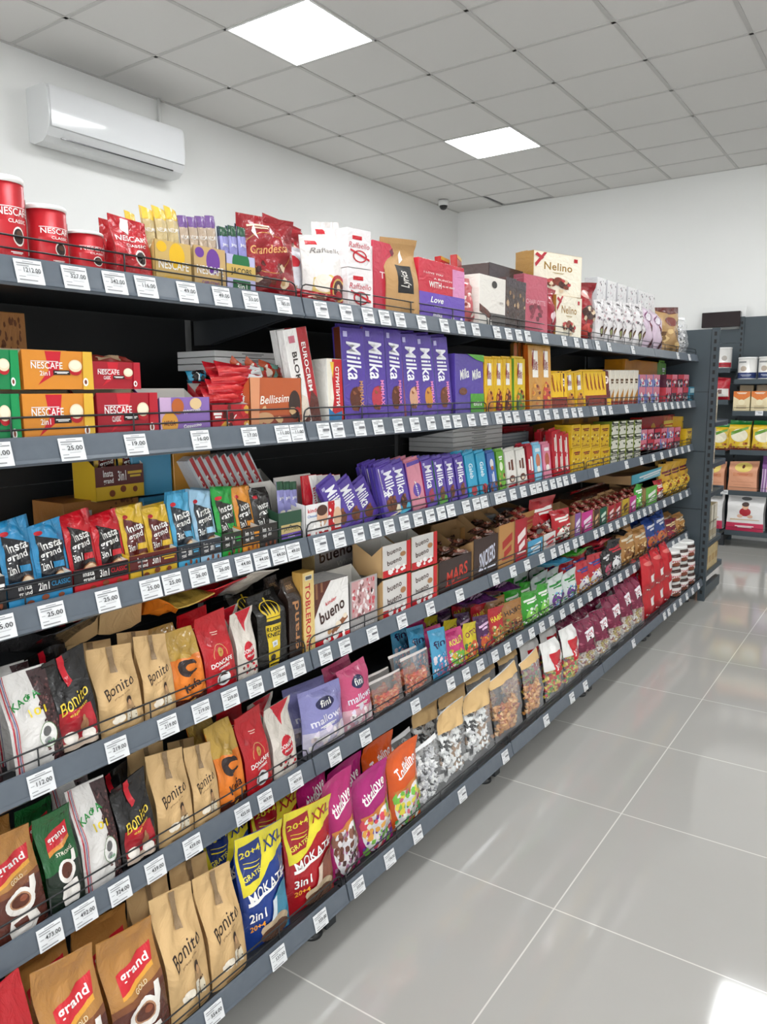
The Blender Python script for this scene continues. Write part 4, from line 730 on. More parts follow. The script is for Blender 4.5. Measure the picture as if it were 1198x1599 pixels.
nel = [('r', .02, .02, .98, .98, 'efe6d2'), ('t', 'Nelino', .5, .68, .58, .18, '9a7430', 0, 0, .03), ('t', '', .5, .53, .24, .03, 'b09868'), ('r', .82, .83, .9, .92, 'b01c28'), ('p', [(.02, .7), (.2, .98), (.26, .98), (.04, .62)], 'b02834'), ('p', [(.02, .9), (.16, .8), (.2, .86), (.06, .96)], 'b02834'), ('e', .36, .3, .1, .1, '5a2a1e'), ('e', .5, .34, .1, .1, '8a3a2a'), ('e', .62, .28, .12, .1, '4a241c'), ('n', 12, .3, .1, .74, .4, .05, ['d8c0a0', '7a3a2a', 'b83a3a'], 6)]
Dk('nelino', 'gift_box', 'gift box', 'cream praline box with gold lettering and bow print', 'box', (.22, .2, .04), 'e8dcc4', nel, side='a87c38')
candybag('crimson', '9a1822', 'tall crimson praline bag with round pictures', [('e', .5, .8, .2, .08, 'd8a8a0'), ('e', .55, .5, .3, .12, '4a2a24'), ('e', .5, .2, .3, .12, 'c83a30'), ('n', 8, .3, .1, .75, .6, .09, ['d8c0a0', '6a3a2a'], 6)], size=(.12, .24, .06), seed=69)
candybag('silv', 'dcd8d8', 'silver white chocolate bag with dark egg print', [('e', .35, .28, .14, .12, '5a3428'), ('e', .68, .28, .14, .12, '5a3428'), ('e', .35, .28, .08, .07, '9aa06a'), ('e', .68, .28, .08, .07, 'b8a080'), ('n', 46, .06, .36, .94, .96, .045, ['a8a0a4', 'c8c0c4', '6a6468', 'c09aa0', '4a4446'], 5)], size=(.12, .2, .05), seed=70)
Dk('silvbox', 'gift_box', 'gift box', 'tall silver white gift box', 'box', (.1, .26, .05), 'e2e0e0', [('n', 40, .06, .3, .94, .96, .04, ['b8b4b8', 'c8a8b0', '8a868a', '5a5658'], 5)], side='c4c2c4')
candybag('lilwhite', 'ccb8c8', 'pale lilac and brown swirl sweets bag', [('p', [(.3, 0), (.6, 0), (.7, .4), (.45, .7), (.5, .3)], '6a3038'), ('e', .4, .75, .25, .12, 'e4dce4'), ('o', .4, .75, .25, .12, .2, '7a4a6a')], size=(.13, .22, .05), seed=71)
candybag('browngold', 'b08c5c', 'brown gold sweets bag with scalloped top', [('p', [(0, 1), (1, 1), (1, .9), (.5, .84), (0, .9)], '5a1e1c'), ('e', .5, .68, .25, .1, '7a3a34'), ('n', 12, .1, .05, .9, .5, .1, ['8a6a3a', 'd8b880', '6a4a2a'], 6)], size=(.14, .24, .05), seed=72)
# boxes on the second shelf and others
Dk('cardbox', 'cardboard_box', 'cardboard box', 'plain brown cardboard shipping box', 'box', (.25, .18, .15), 'a8703a', [('r', .05, .6, .35, .85, 'd8d4cc'), ('n', 20, .5, .7, .95, .95, .02, ['6a3a1a'], 3), ('r', .5, .15, .9, .19, '5a3418')], fin='matte')
Dk('mega', 'snack_carton', 'snack carton', 'lilac cappuccino cream snack carton', 'tray', (.2, .14, .12), '8a6ab0', [('r', 0, 0, .22, 1, 'c8a8cc'), ('e', .18, .3, .16, .3, 'e0a040'), ('t', 'MEGA', .18, .3, .22, .14, '7a2a2a', 0, 0, .03), ('t', 'Cappuccino', .58, .62, .42, .14, WHT, 4, .2, .02), ('e', .7, .82, .12, .16, 'e0c090'), ('e', .34, .75, .12, .22, 'b8602a'), ('t', 'Cappuccino', .62, .2, .36, .12, WHT, 4, .2, .02)], hf=.8)
Dk('redsnack', 'snack_carton', 'snack carton', 'red open carton of wafer sticks', 'tray', (.2, .15, .12), 'a81824', [('t', '', .15, .6, .22, .2, WHT, 0, .3, .02), ('r', .3, 0, 1, .5, 'b8282c'), ('n', 16, .3, .05, 1, .9, .08, ['e8e0d8', 'c82a30', 'd8a040', '5a1a16'], 4)], hf=.55)
Dk('wstick', 'snack_stick', 'snack stick', 'red and white foil wafer stick', 'flow', (.15, .028, .02), 'c01c28', [('r', .7, 0, 1, 1, 'dcdcdc'), ('r', 0, .3, .6, .6, 'e04040')], fin='film', small=True)
Dk('belis', 'snack_carton', 'snack carton', 'orange brown carton of filled wafers with looping script', 'tray', (.2, .22, .12), 'b85a30', [('r', 0, 0, 1, .25, '8a3a28'), ('t', 'Bellissimo', .5, .58, .66, .16, 'f0e8dc', 4, .3, .01), ('e', .85, .45, .12, .3, '3a2a24'), ('e', .25, .2, .18, .12, 'c89a70'), ('n', 14, .02, .02, .98, .4, .06, ['8a4a2a', 'd8b080', 'a8281e'], 4), ('p', [(0, 0), (.14, 0), (.18, 1), (0, 1)], 'd8926a')], hf=.85)
Dk('wpack', 'wafer_pack', 'wafer pack', 'orange foil wafer pack piled on top', 'flow', (.13, .05, .03), 'b85030', [('n', 9, .05, .1, .95, .9, .12, ['e8d8c8', '5a2a1e', 'c81c1c', '7ab0a0'], 3)], small=True)
Dk('bpack', 'wafer_pack', 'wafer pack', 'blue and black foil wafer pack', 'flow', (.13, .05, .03), '2a86a8', [('n', 12, .02, .1, .98, .9, .12, ['16181c', 'e8e8e8', '16181c', '16181c'], 3)], small=True)
Dk('eurocrem', 'chocolate_bar', 'chocolate bar', 'tall white and red cream chocolate box', 'box', (.13, .3, .03), 'eae6e2', [('r', .55, 0, .98, 1, 'a82028'), ('p', [(.55, 0), (.98, 0), (.98, .26), (.75, .36), (.55, .2)], '5a2a22'), ('t', 'BLOK', .3, .62, .3, .2, '2a1a18', -90, 0, .03), ('t', 'EUROCREM', .74, .6, .5, .18, WHT, -90, 0, .04), ('r', .15, .86, .4, .93, 'c87080'), ('p', [(.1, .02), (.5, .08), (.5, .3), (.3, .34), (.1, .12)], 'd8c8b8'), ('p', [(.12, .0), (.5, .06), (.5, .12), (.1, .05)], '5a2a22')])
Dk('stripiti', 'chocolate_box', 'chocolate box', 'red snack box with white vertical lettering', 'box', (.1, .18, .06), 'c01822', [('t', '\u0421TP\u0418\u041f\u0418T\u0418', .66, .58, .6, .24, WHT, -90, 0, .04), ('p', [(0, 1), (.35, 1), (.3, .7), (.38, .4), (.2, .15), (0, .1)], 'e8e0d0'), ('p', [(.2, .95), (.45, .95), (.36, .7)], 'e8c040'), ('p', [(0, 0), (.8, 0), (.9, .2), (.4, .16), (0, .25)], '2a78b0')], side='e0dcd4')
Dk('whlong', 'flat_box', 'flat box', 'long flat white box', 'box', (.3, .03, .2), 'dcdad8', [('t', '', .5, .5, .3, .4, '8a8888')], fin='card')
Dk('ybluebox', 'cardboard_box', 'cardboard box', 'light blue upturned sachet carton', 'box', (.13, .12, .12), '4a9ac0', [('r', 0, .92, 1, .93, '3a86aa')], fin='card')
Dk('yorbox', 'cardboard_box', 'cardboard box', 'ochre yellow upturned sachet carton', 'box', (.14, .12, .12), 'c88a2c', [('r', .1, .9, .35, 1, '8a5a1a'), ('r', .1, 0, .35, .08, '8a5a1a')], fin='card')
Dk('kboxflat', 'flat_box', 'flat box', 'white and red flat chocolate box leaning back', 'box', (.05, .2, .1), 'dcdce0', [('r', .35, 0, .8, 1, 'c01c26'), ('t', 'kinder', .6, .5, .6, .3, WHT, -80)], side='c8ccd4', lart=[('r', 0, 0, 1, 1, 'd4d6da'), ('r', 0, .3, 1, .45, 'c8404a')])
Dk('jactin', 'stick_carton', 'stick carton', 'dark green coffee stick carton with gold plate', 'tray', (.12, .2, .14), '1d3f2c', [('r', 0, .6, 1, 1, '274a36'), ('r', .1, .35, .95, .62, 'c9b278'), ('t', 'JACOBS', .52, .46, .64, .1, '2a3a2a'), ('p', [(.5, .6), (.44, .56), (.56, .56)], '2a3a2a'), ('r', .1, .2, .95, .35, '6a4aa8'), ('t', 'Milka', .52, .27, .3, .08, WHT, 0, .3)], hf=.55)
Dk('kinder', 'chocolate_carton', 'chocolate carton', 'white and red carton of milk chocolate fingers', 'tray', (.2, .19, .14), 'e8e6e4', [('r', 0, 0, 1, .16, 'c01822'), ('t', 'kinder', .24, .82, .36, .12, 'c01822', 0, 0, .02), ('t', 'Chocolate', .22, .66, .34, .08, '3a6ab0'), ('e', .45, .58, .15, .28, 'd8a888'), ('e', .45, .78, .15, .16, '4a2a1e'), ('r', .62, 0, .8, 1, 'b81822'), ('n', 12, .6, .1, .8, .9, .04, ['f0ece8', 'c01822'], 3), ('e', .88, .5, .12, .3, 'd8b090'), ('n', 10, .05, .1, .5, .4, .05, ['f4f0ec'], 3)], hf=.58)
Dk('kfinger', 'chocolate_bar', 'chocolate bar', 'red and white milk chocolate pack standing in the carton', 'box', (.085, .15, .012), 'e8e4e0', [('p', [(0, .3), (.5, .25), (.6, .6), (.4, 1), (0, 1)], 'c01c26'), ('t', 'kinder', .8, .5, .5, .2, 'c03040', -80)], side='c81c28', fin='film')
# fourth shelf boxes
Dk('toblerone', 'chocolate_bar', 'chocolate bar', 'cream yellow triangular chocolate carton with red lettering', 'box', (.07, .27, .05), 'e0c27c', [('t', 'TOBLERONE', .42, .46, .8, .44, 'b8202c', -90, 0, .04), ('r', .2, .9, .8, .96, 'd8d4c8'), ('r', .25, .91, .75, .95, '555555')], side='c09448')
Dk('bueno', 'chocolate_box', 'chocolate box', 'white hazelnut bar multipack with slanted brown lettering', 'box', (.2, .2, .12), 'eae6e2', [('p', [(0, 1), (.5, 1), (.2, .72), (0, .45)], '5a2a1e'), ('r', .06, .76, .12, 1, '8a5a3c'), ('r', .2, .85, .26, 1, '8a5a3c'), ('r', 0, 0, 1, .12, 'c01822'), ('t', 'kinder', .48, .68, .32, .06, 'c01822', 12, 0, .03), ('t', 'bueno', .5, .53, .72, .2, '3a1c14', 14, 0, .02), ('p', [(.45, .2), (.9, .42), (.95, .34), (.5, .12)], '8a5230'), ('e', .66, .28, .08, .05, 'e8d8c0'), ('e', .86, .38, .06, .04, 'e8d8c0'), ('e', .4, .2, .06, .04, 'b88a5a'), ('n', 10, .05, .02, .9, .12, .05, ['f0e8e4'], 3)], side='3a2018', top='d8d4d0')
Dk('buenobig', 'flat_box', 'flat box', 'large silver grey carton with brown lettering behind the shelf front', 'box', (.3, .24, .05), '9a9896', [('t', 'bueno', .32, .74, .5, .16, '3a1c14', 4, 0, .03), ('t', 'White', .46, .58, .26, .07, 'c0bcb4', 4, .2), ('p', [(.6, .5), (.7, .48), (.98, .84), (.9, .86)], '9a6a40'), ('e', .9, .5, .06, .05, '9a6a40'), ('e', .78, .62, .05, .05, 'd8c4a0')], side='c8a870')
Dk('bwin', 'chocolate_carton', 'chocolate carton', 'silver carton with open window full of wrapped bars', 'tray', (.18, .2, .12), 'a8a4a2', [('r', .06, .3, .9, .98, 'c89a9a'), ('n', 70, .1, .3, .86, .95, .045, ['e8dcdc', 'c8505a', 'd8b8b8', 'f0ecea', '8a5a5a'], 5), ('t', 'kinder bueno', .5, .12, .7, .09, 'e4e0de')], hf=.9)
Dk('bstack', 'chocolate_carton', 'chocolate carton', 'cream carton showing white hazelnut wafer packs', 'tray', (.15, .15, .14), 'd8b07c', [('r', .02, .2, .86, 1, 'd4d0cc'), ('t', 'bueno', .42, .78, .5, .16, '3a1c14', 8, 0, .02), ('t', 'bueno', .42, .46, .5, .16, '3a1c14', 8, 0, .02), ('r', .02, 0, .86, .22, 'c01822'), ('n', 12, .05, .1, .85, .24, .06, ['f0ece8'], 3), ('r', .86, 0, 1, 1, 'c41c24'), ('e', .72, .62, .1, .08, 'a87850')], hf=.96)
def candycarton(key, c, word, wc, d_, fill):
    Dk(key, 'snack_carton', 'snack carton', d_, 'tray', (.2, .14, .2), c, [('t', word, .55, .5, .66, .4, wc, 8, .2, .04)]+([('r', .2, .2, .9, .24, wc)]), hf=.8, inside='a8845a', side='a8845a')
candycarton('mars', '33211d', 'MARS', 'c83a2a', 'dark brown open carton of caramel bars', 0)
candycarton('snick', '38241e', 'SNICKERS', 'd8dcec', 'dark brown open carton with blue lettering', 0)
candycarton('tancar', 'b8854a', '', 'a82a20', 'tan open carton of chocolate bars', 0)
candycarton('redcar', 'a81c2a', '', 'ecdcd8', 'raspberry red open carton of chocolate bars', 0)
candycarton('bluecar', '4a9cc4', '', 'f0f0f0', 'light blue open carton of chocolate bars', 0)
candycarton('whcar', 'd8d4d0', '', 'c01c28', 'white open carton of chocolate bars', 0)
candycarton('pinkcar', 'c83a8a', '', 'f0e0ec', 'bright pink open snack carton', 0)
candycarton('lilcar', '8a5a9a', '', 'f0e8f0', 'lilac open snack carton', 0)
candycarton('grcar', '1a5a44', '', 'd8e8d8', 'dark green open snack carton', 0)
candycarton('choccar', '4a2c20', '', 'd8b080', 'chocolate brown open snack carton', 0)
candycarton('ylcar', 'c8a82a', '', '5a2a1a', 'olive yellow open snack carton', 0)
candycarton('mintcar', '6ab04a', '', 'f4f4ec', 'lime green open snack carton', 0)
candycarton('tealcar', '5ab0c4', '', 'f4f4f4', 'aqua blue snack carton with white lettering', 0)
Dk('minibar', 'candy_bar', 'candy bar', 'dark brown wrapped caramel bar', 'flow', (.14, .03, .022), '4a2c22', [('r', .25, .2, .75, .8, '7a4434'), ('r', .4, .35, .7, .65, 'b89a88')], small=True)
Dk('minired', 'candy_bar', 'candy bar', 'red brown wrapped bar', 'flow', (.14, .03, .022), '8a3028', [('r', .3, .25, .7, .75, 'c8a888')], small=True)
Dk('silverfl', 'flat_box', 'flat box', 'thin silver grey flat chocolate packet', 'box', (.2, .014, .12), '9aa0a6', [('r', .1, .2, .9, .8, 'b4b8bc')])
Dk('spread', 'spread_jar', 'spread jar', 'hazelnut spread jar', 'jar', (.085, .12, .085), '3a1c12', [('r', 0, .1, 1, .9, 'e4e0dc'), ('t', 'nutella', .5, .55, .7, .3, 'b01c20', 0, 0, .03), ('e', .3, .2, .16, .2, '7a3a20')])
candybag('redbag', 'b8101e', 'glossy red sweets bag with white panel', [('p', [(.35, .3), (.7, .33), (.68, .5), (.37, .47)], 'e8e0dc'), ('e', .4, .8, .25, .06, 'd8706a'), ('n', 10, .25, .08, .8, .28, .03, ['e8d8d0', '8a0c16'], 4)], size=(.14, .2, .07), seed=75)
# back wall goods
Dk('milkcan', 'baby_food_tin', 'food tin', 'white tin with blue base and baby picture', 'tin', (.15, .19, .15), 'e8e6e2', [('r', 0, .0, 1, .3, '28386a'), ('r', .15, .8, .5, .88, '8a8a8a'), ('e', .4, .5, .12, .14, 'b8a898'), ('t', '', .5, .15, .4, .09, 'b8c0d8')])
Dk('redcan', 'baby_food_tin', 'food tin', 'white tin with red base', 'tin', (.15, .19, .15), 'e4e2de', [('r', 0, .0, 1, .26, 'b02030'), ('e', .35, .55, .1, .14, 'a8a098'), ('e', .65, .5, .1, .14, 'a8a098')])
candybag('redflour', 'b0182a', 'bright red bag with white panel', [('r', .05, .15, .95, .5, 'e8e4e0'), ('r', .4, .28, .62, .46, '6a4a44')], size=(.16, .22, .08), seed=80)
Dk('oats', 'cereal_box', 'cereal box', 'orange and cream cereal box', 'box', (.14, .19, .08), 'e0d0a8', [('r', 0, .75, 1, 1, 'd87a3a'), ('p', [(0, .75), (.5, .5), (1, .75)], 'd87a3a'), ('e', .5, .45, .2, .14, 'e8dcb8'), ('r', .2, .15, .8, .19, '8a6a4a'), ('r', .2, .25, .8, .27, '8a6a4a'), ('t', '', .5, .9, .6, .07, 'f0e4d0')])
Dk('brbox', 'carton', 'carton', 'small brown carton behind the cereal boxes', 'box', (.13, .28, .07), 'a08c70', [])
Dk('ricebag', 'rice_bag', 'rice bag', 'yellow and green rice bag with pale bowl', 'vac', (.17, .26, .09), 'd8b42a', [('r', 0, .86, 1, 1, '1f7a34'), ('e', .5, .5, .4, .22, 'ece4c8'), ('p', [(.1, .62), (.9, .8), (.9, .72), (.1, .5)], '6a9a3a'), ('r', 0, 0, 1, .08, '6a2c1c'), ('n', 10, .1, .08, .9, .25, .07, ['8a4a28', 'b87838'], 4)], seed=81)
Dk('peachflour', 'flour_bag', 'flour bag', 'peach paper flour bag with yellow sun', 'vac', (.24, .28, .12), 'd89a78', [('e', .5, .8, .3, .16, 'e8d070'), ('r', .15, .5, .85, .62, 'd08a64'), ('t', '', .5, .56, .4, .06, 'c06a4a'), ('e', .5, .82, .05, .06, '6a3a2a'), ('r', .1, .3, .9, .31, 'b87858'), ('r', .2, .2, .8, .21, 'b87858')], fin='matte', seed=82, wr=.6)
Dk('purpflour', 'flour_bag', 'flour bag', 'purple striped flour bag with white oval', 'vac', (.24, .34, .12), '7a4a88', [('r', .06*0, 0, 1, .66, 'c8b0cc')]+[('r', .04+i*.1, .0, .08+i*.1, .66, '7a4a88') for i in range(10)]+[('e', .5, .42, .32, .15, 'ece8ec'), ('t', '', .5, .42, .3, .08, '6a4a78'), ('e', .4, .12, .2, .08, 'd8a060'), ('r', .1, .85, .9, .86, 'a880b0')], fin='matte', seed=83, wr=.6)
def flourw(key, c, d_):
    Dk(key, 'flour_bag', 'flour bag', d_, 'vac', (.3, .34, .13), 'dedcda', [('r', 0, 0, 1, .23, c), ('e', .5, .9, .14, .05, '6a6a6a'), ('e', .5, .54, .16, .12, 'a8202c' if c == 'c02a50' else 'b8b0a8'), ('e', .5, .7, .09, .09, 'd8a888'), ('e', .5, .75, .1, .06, '3a2018'), ('e', .36, .42, .08, .05, 'd8b098'), ('e', .64, .42, .08, .05, 'd8b098'), ('p', [(.1, .3), (.9, .32), (.9, .34), (.1, .34)], 'c8b090'), ('t', '', .5, .13, .5, .05, 'f0e8e8')], fin='matte', seed=84, wr=.8)
flourw('whflour', 'c02a50', 'large white flour bag with raspberry base and red figure')
flourw('whflourb', '1f3f7a', 'large white flour bag with navy base')
Dk('ecream', 'paper_pack', 'paper pack', 'cream paper pack seen side on', 'box', (.12, .22, .09), 'd8cdb4', [('r', .1, .1, .9, .3, 'b8a888'), ('r', .2, .5, .8, .54, '9a8a6a')], lart=[('r', .1, .1, .9, .9, 'cabfa6')])
Dk('eyellow', 'paper_pack', 'paper pack', 'small sand yellow pack on the lowest shelf', 'box', (.09, .15, .07), 'd0b478', [('r', .1, .3, .9, .6, 'b8945a')])
# ------------------------------------------------------------------ goods on the long run, measured along each shelf
def lay(s, key, px0, px1, ytop, dx=0, n=1, dd=None, yb=None, z=None, rz=0, lean=.06, roll=0, desc=None, wk=.97, jit=.0, where=None, group=None, hs=None, dk=1):
    d = D[key]; X = XFr(s)-.024-dx; z0 = ZS(s)+.0005 if z is None else z
    zm = z0+.08
    y0, y1 = ycol(px0, X, zm), ycol(px1, X, zm); ym = (y0+y1)/2
    if yb is not None: z0 = zrow(yb, X, ym)
    if s >= 4 and yb is None and z is None and ytop and d['shape'] in ('coffee', 'candy', 'vac'): ytop += {4: .15, 5: .26, 6: .36}[s]*(px1-px0)
    h = zrow(ytop, X, ym)-z0 if ytop else hs; W_ = (y1-y0)*wk
    w0, h0, d0 = d['size']; sy, sz = W_/w0, h/h0; sx = min(max((sy+sz)/2, .6), 1.5)*dk
    if d['shape'] in ('tin', 'jar'): sx = sy
    dd = dd or d0*sx+.004; out = []; dpt = d0*sx if d['shape'] not in ('flow', 'bar') else .02
    X = max(X, XBK+.012+dpt)
    for k in range(n):
        if k and X-k*dd-dpt < XBK+.008: break
        jy = rnd.uniform(-1, 1)*jit*W_
        out.append(put(key, (X-k*dd, ym+jy*(k > 0), z0), (sx, sy*(1-.02*(k > 0)), sz*(1-.015*(k % 2))), rz+rnd.uniform(-.02, .02)*(d['shape'] in ('coffee', 'candy')), lean, roll, desc, where or (s, 'front' if k == 0 and dx < .06 else 'rear'), group))
    return out
def sachets(s, key, px0, px1, cols, deep, ytop, dx=.012, z=None, lean=.18, dd=.022, zo=.004, hs=None):
    for c in range(cols):
        a = px0+(px1-px0)*(c+.0)/cols; b_ = px0+(px1-px0)*(c+(1.04 if 'sa' == key[:2] else .96))/cols
        for k in range(deep): lay(s, key, a+(rnd.uniform(-7, 1) if key[:2] == 'sa' else rnd.uniform(-3, 1))*(k > 0), b_, ytop-rnd.uniform(0, 5)*(k > 0), dx=dx+k*dd, z=(z if z is not None else ZS(s))+zo, lean=lean+rnd.uniform(-.012, .012), wk=.96)
R0 = .0
# ---- top shelf
lay(1, 'tin', -12, 55, 273, lean=0, desc='largest red instant coffee tin with white lid'); lay(1, 'tin', 56, 119, 320, lean=0, desc='middle sized red instant coffee tin with white lid'); lay(1, 'tin', 119, 174, 361, lean=0, desc='smallest red instant coffee tin with white lid')
lay(1, 'tealcar', 119, 150, 356, dx=.13, desc='light blue carton behind the smallest coffee tin')
lay(1, 'nespouch', 181, 240, 338, lean=.02); lay(1, 'nespouch', 168, 225, 345, dx=.09, lean=.02)
lay(1, 'stgold', 240, 298, 374, lean=0); lay(1, 'stpurple', 301, 352, 383, lean=0); lay(1, 'stjacobs', 352, 399, 396, lean=0)
for (k, a, b_, c, yt) in (('skgold', 232, 288, 3, 324), ('skpurple', 288, 346, 4, 338), ('skjacobs', 350, 392, 3, 353)): sachets(1, k, a, b_, c, 3, yt, dx=.02, lean=.08, dd=.024)
lay(1, 'skgold', 208, 224, 328, dx=.12, desc='lone pale coffee stick leaning left of the sticks', lean=.1)
lay(1, 'grandessa', 392, 466, 333, lean=.08, rz=-.25); lay(1, 'grandessa2', 428, 488, 342, dx=.12, yb=372+60, lean=.05)
lay(1, 'bubag', 452, 502, 382, dx=.07, lean=.1); lay(1, 'raf', 490, 548, 362, dx=.02, lean=.08, rz=-.2)
lay(1, 'grandessa2', 470, 540, 452, lean=.2, desc='flat wine red praline bag lying behind the guard wire')
lay(1, 'rafbox', 546, 580, 420, lean=0, rz=-.15); lay(1, 'rafbox', 546, 578, 358, yb=419, lean=0, rz=-.15)
lay(1, 'raf', 512, 556, 340, dx=.1, lean=.1, desc='second white praline bag with red foil top, behind')
lay(1, 'whitellow', 566, 596, 384, lean=0, dx=.04); lay(1, 'pinkte', 586, 622, 378, lean=.04, dx=.03)
lay(1, 'kraftgift', 612, 654, 370, lean=.03, rz=-.2, dx=.0); lay(1, 'lovebox', 654, 727, 410, lean=.02)
lay(1, 'redfan', 655, 676, 404, dx=.14); lay(1, 'redfan', 690, 712, 402, dx=.12, rz=.2); lay(1, 'redfan', 712, 734, 400, dx=.1, rz=.35)
lay(1, 'bowbag', 728, 748, 432, lean=.05); lay(1, 'whsheep', 748, 790, 432, lean=0)
lay(1, 'merci', 790, 806, 434, lean=0); lay(1, 'merci', 806, 821, 440, lean=0); lay(1, 'merci', 762, 816, 417, dx=.13, lean=0, desc='wide dark brown praline box standing behind')
lay(1, 'charlotte', 822, 853, 430, lean=.03, rz=-.1); lay(1, 'heart', 855, 876, 448, lean=.04)
lay(1, 'nelino', 872, 904, 463, lean=0, rz=-.12); lay(1, 'nelino', 846, 892, 396, dx=.03, yb=462, lean=0, rz=-.3)
for k, a in enumerate((832, 828, 824)): lay(1, 'nelino', a, a+34, 395+k, dx=.09+.045*k, yb=466, lean=0, rz=-.3, desc='gold edged cream praline box, stacked on end behind')
lay(1, 'crimson', 908, 936, 440, lean=.03, rz=-.1)
for a in (938, 953, 968, 983, 998): lay(1, 'silv', a, a+14, 466+(a-938)*.12, lean=.03)
for a in (930, 946, 962, 978, 994, 1006): lay(1, 'silvbox', a, a+14, 434+(a-930)*.32, dx=.12, lean=0)
lay(1, 'lilwhite', 1012, 1027, 476); lay(1, 'lilwhite', 1027, 1041, 484); lay(1, 'browngold', 1042, 1062, 478, rz=-.2); lay(1, 'bwsweets2', 1063, 1081, 494, desc='clear bag of pastel wrapped sweets', lean=.05)
# ---- second shelf
z2 = ZS(2)
def carton_pair(key, a, b_, y0, y1, dxs=0):
    lo = lay(2, key, a, b_, y1, lean=0, dx=dxs)[0]; lay(2, key, a-2, b_-3, y0, dx=dxs, z=z2+lo.scale.z*D[key]['size'][1]+.001, lean=0)
carton_pair('nesgreen', -70, 30, 540, 609); carton_pair('nesorange', 31, 146, 543, 609)
lo_ = lay(2, 'nesred', 148, 246, 608, lean=0)[0]; lay(2, 'nesred', 139, 217, 562, z=z2+lo_.scale.z*.17+.001, lean=0, desc='dark red opened sachet carton on top of another')
lay(2, 'cardbox', -60, 50, 485, dx=.2, lean=0)
sachets(2, 'minired', 146, 212, 1, 1, None, z=z2) if False else None
for k in range(4): put('minired', (XS-.05-k*.02, ycol(180, XS-.04, z2+.16)+.01*k, zrow(562-k, XS-.05, ycol(180, XS-.04, z2+.16))), (.9, .9, .9), lean=1.2, rz=.1*(k-1.5)*.3, desc='dark red coffee sachet in top red carton', where=(2, 'in'))
lay(2, 'mega', 247, 328, 606, lean=0); lay(2, 'redsnack', 329, 388, 598, lean=0); lay(2, 'belis', 389, 472, 576, lean=0)
for k in range(3): lay(2, 'whlong', 336, 452, 550+10*k, dx=.13, yb=559+10*k, lean=0)
for k in range(7): lay(2, 'bpack', 300+(k % 3)*20, 336+(k % 3)*20, 572+(k//3)*9, dx=.05+.01*k, yb=592+(k//3)*9, lean=.5, roll=rnd.uniform(-.3, .3))
for k in range(9): lay(2, 'wpack', 366+(k % 4)*24, 402+(k % 4)*24, 562+(k//4)*10, dx=.03+.01*k, yb=586+(k//4)*10, lean=.5, roll=rnd.uniform(-.5, .4))
for k in range(8): put('wstick', (XS-.04-(k//4)*.04, ycol(360, XS-.05, z2+.1)+.012*(k % 4), z2+.065+.02*(k % 4)), rz=rnd.uniform(-.12, .12), lean=.35, where=(2, 'in'))
lay(2, 'eurocrem', 467, 503, 511, roll=.17, lean=.05, dx=.0); lay(2, 'eurocrem', 455, 480, 512, roll=.17, lean=.05, dx=.05, desc='tall white cream chocolate box tucked behind its twin')
lay(2, 'stripiti', 513, 537, 560, lean=.03); lay(2, 'stripiti', 500, 516, 562, lean=.03, dx=.03, desc='white and gold snack box beside the red lettered one')
for k, a, b_, yt, r_ in (('mk1', 540, 574, 505, .0), ('mk2', 575, 606, 505, 0), ('mk3', 608, 632, 508, 0), ('mk4', 637, 661, 515, .06), ('mk5', 662, 684, 518, .08), ('mk6', 686, 708, 521, .08)):
    lay(2, k, a, b_, yt, lean=.06, roll=r_, rz=-.08); lay(2, 'mk3' if k != 'mk3' else 'mk1', a-3, b_-3, yt, dx=.035, lean=.06, roll=r_, desc='extra long violet chocolate bar behind the front row')
lay(2, 'mkpair', 712, 757, 553, lean=.03)
for k, a, b_ in (('nz1', 760, 775), ('nz2', 775, 789), ('nz3', 789, 803), ('nz4', 806, 824)): lay(2, k, a-2, b_-2, 556, n=3, dd=.024, lean=.03)
lay(2, 'nz5', 830, 847, 535, rz=-.1); lay(2, 'nz6', 848, 862, 536, rz=-.1)
for k in range(4): lay(2, 'nz5', 802+k*6, 808+k*6, 533, dx=.08, lean=.02, desc='tall tan chocolate bar stored edge out behind', rz=.9)
for k in range(4): lay(2, 'yfan', 863+5*k, 870+5*k, 578, lean=.1, rz=-.4)
lay(2, 'nz1', 886, 900, 578, roll=.1); lay(2, 'nz1', 901, 914, 578, roll=.1); lay(2, 'maro', 878, 886, 580)
for k in range(6): lay(2, 'maro' if k == 5 else 'yfan', 916+6*k, 923+6*k, 576, lean=.1, rz=-.3)
for k in range(6): lay(2, 'whbox', 952+7.5*k, 959+7.5*k, 578, lean=0)
for k in range(3): lay(2, 'tub2', 998+11*k, 1008+11*k, 604, lean=0); lay(2, 'tub2', 998+11*k, 1008+11*k, 585, yb=604, lean=0)
lay(2, 'orangebox', 974, 1030, 563, dx=.12, lean=0, hs=None); lay(2, 'cgreen', 1030, 1039, 563, lean=0, dx=.1)
for k in range(4): lay(2, ('tub', 'tub3')[k % 2], 1040+9*k, 1048+9*k, 605, lean=0); lay(2, ('tub3', 'tub')[k % 2], 1040+9*k, 1048+9*k, 585, yb=605, lean=0)
lay(2, 'tub4', 1077, 1085, 604, lean=0)
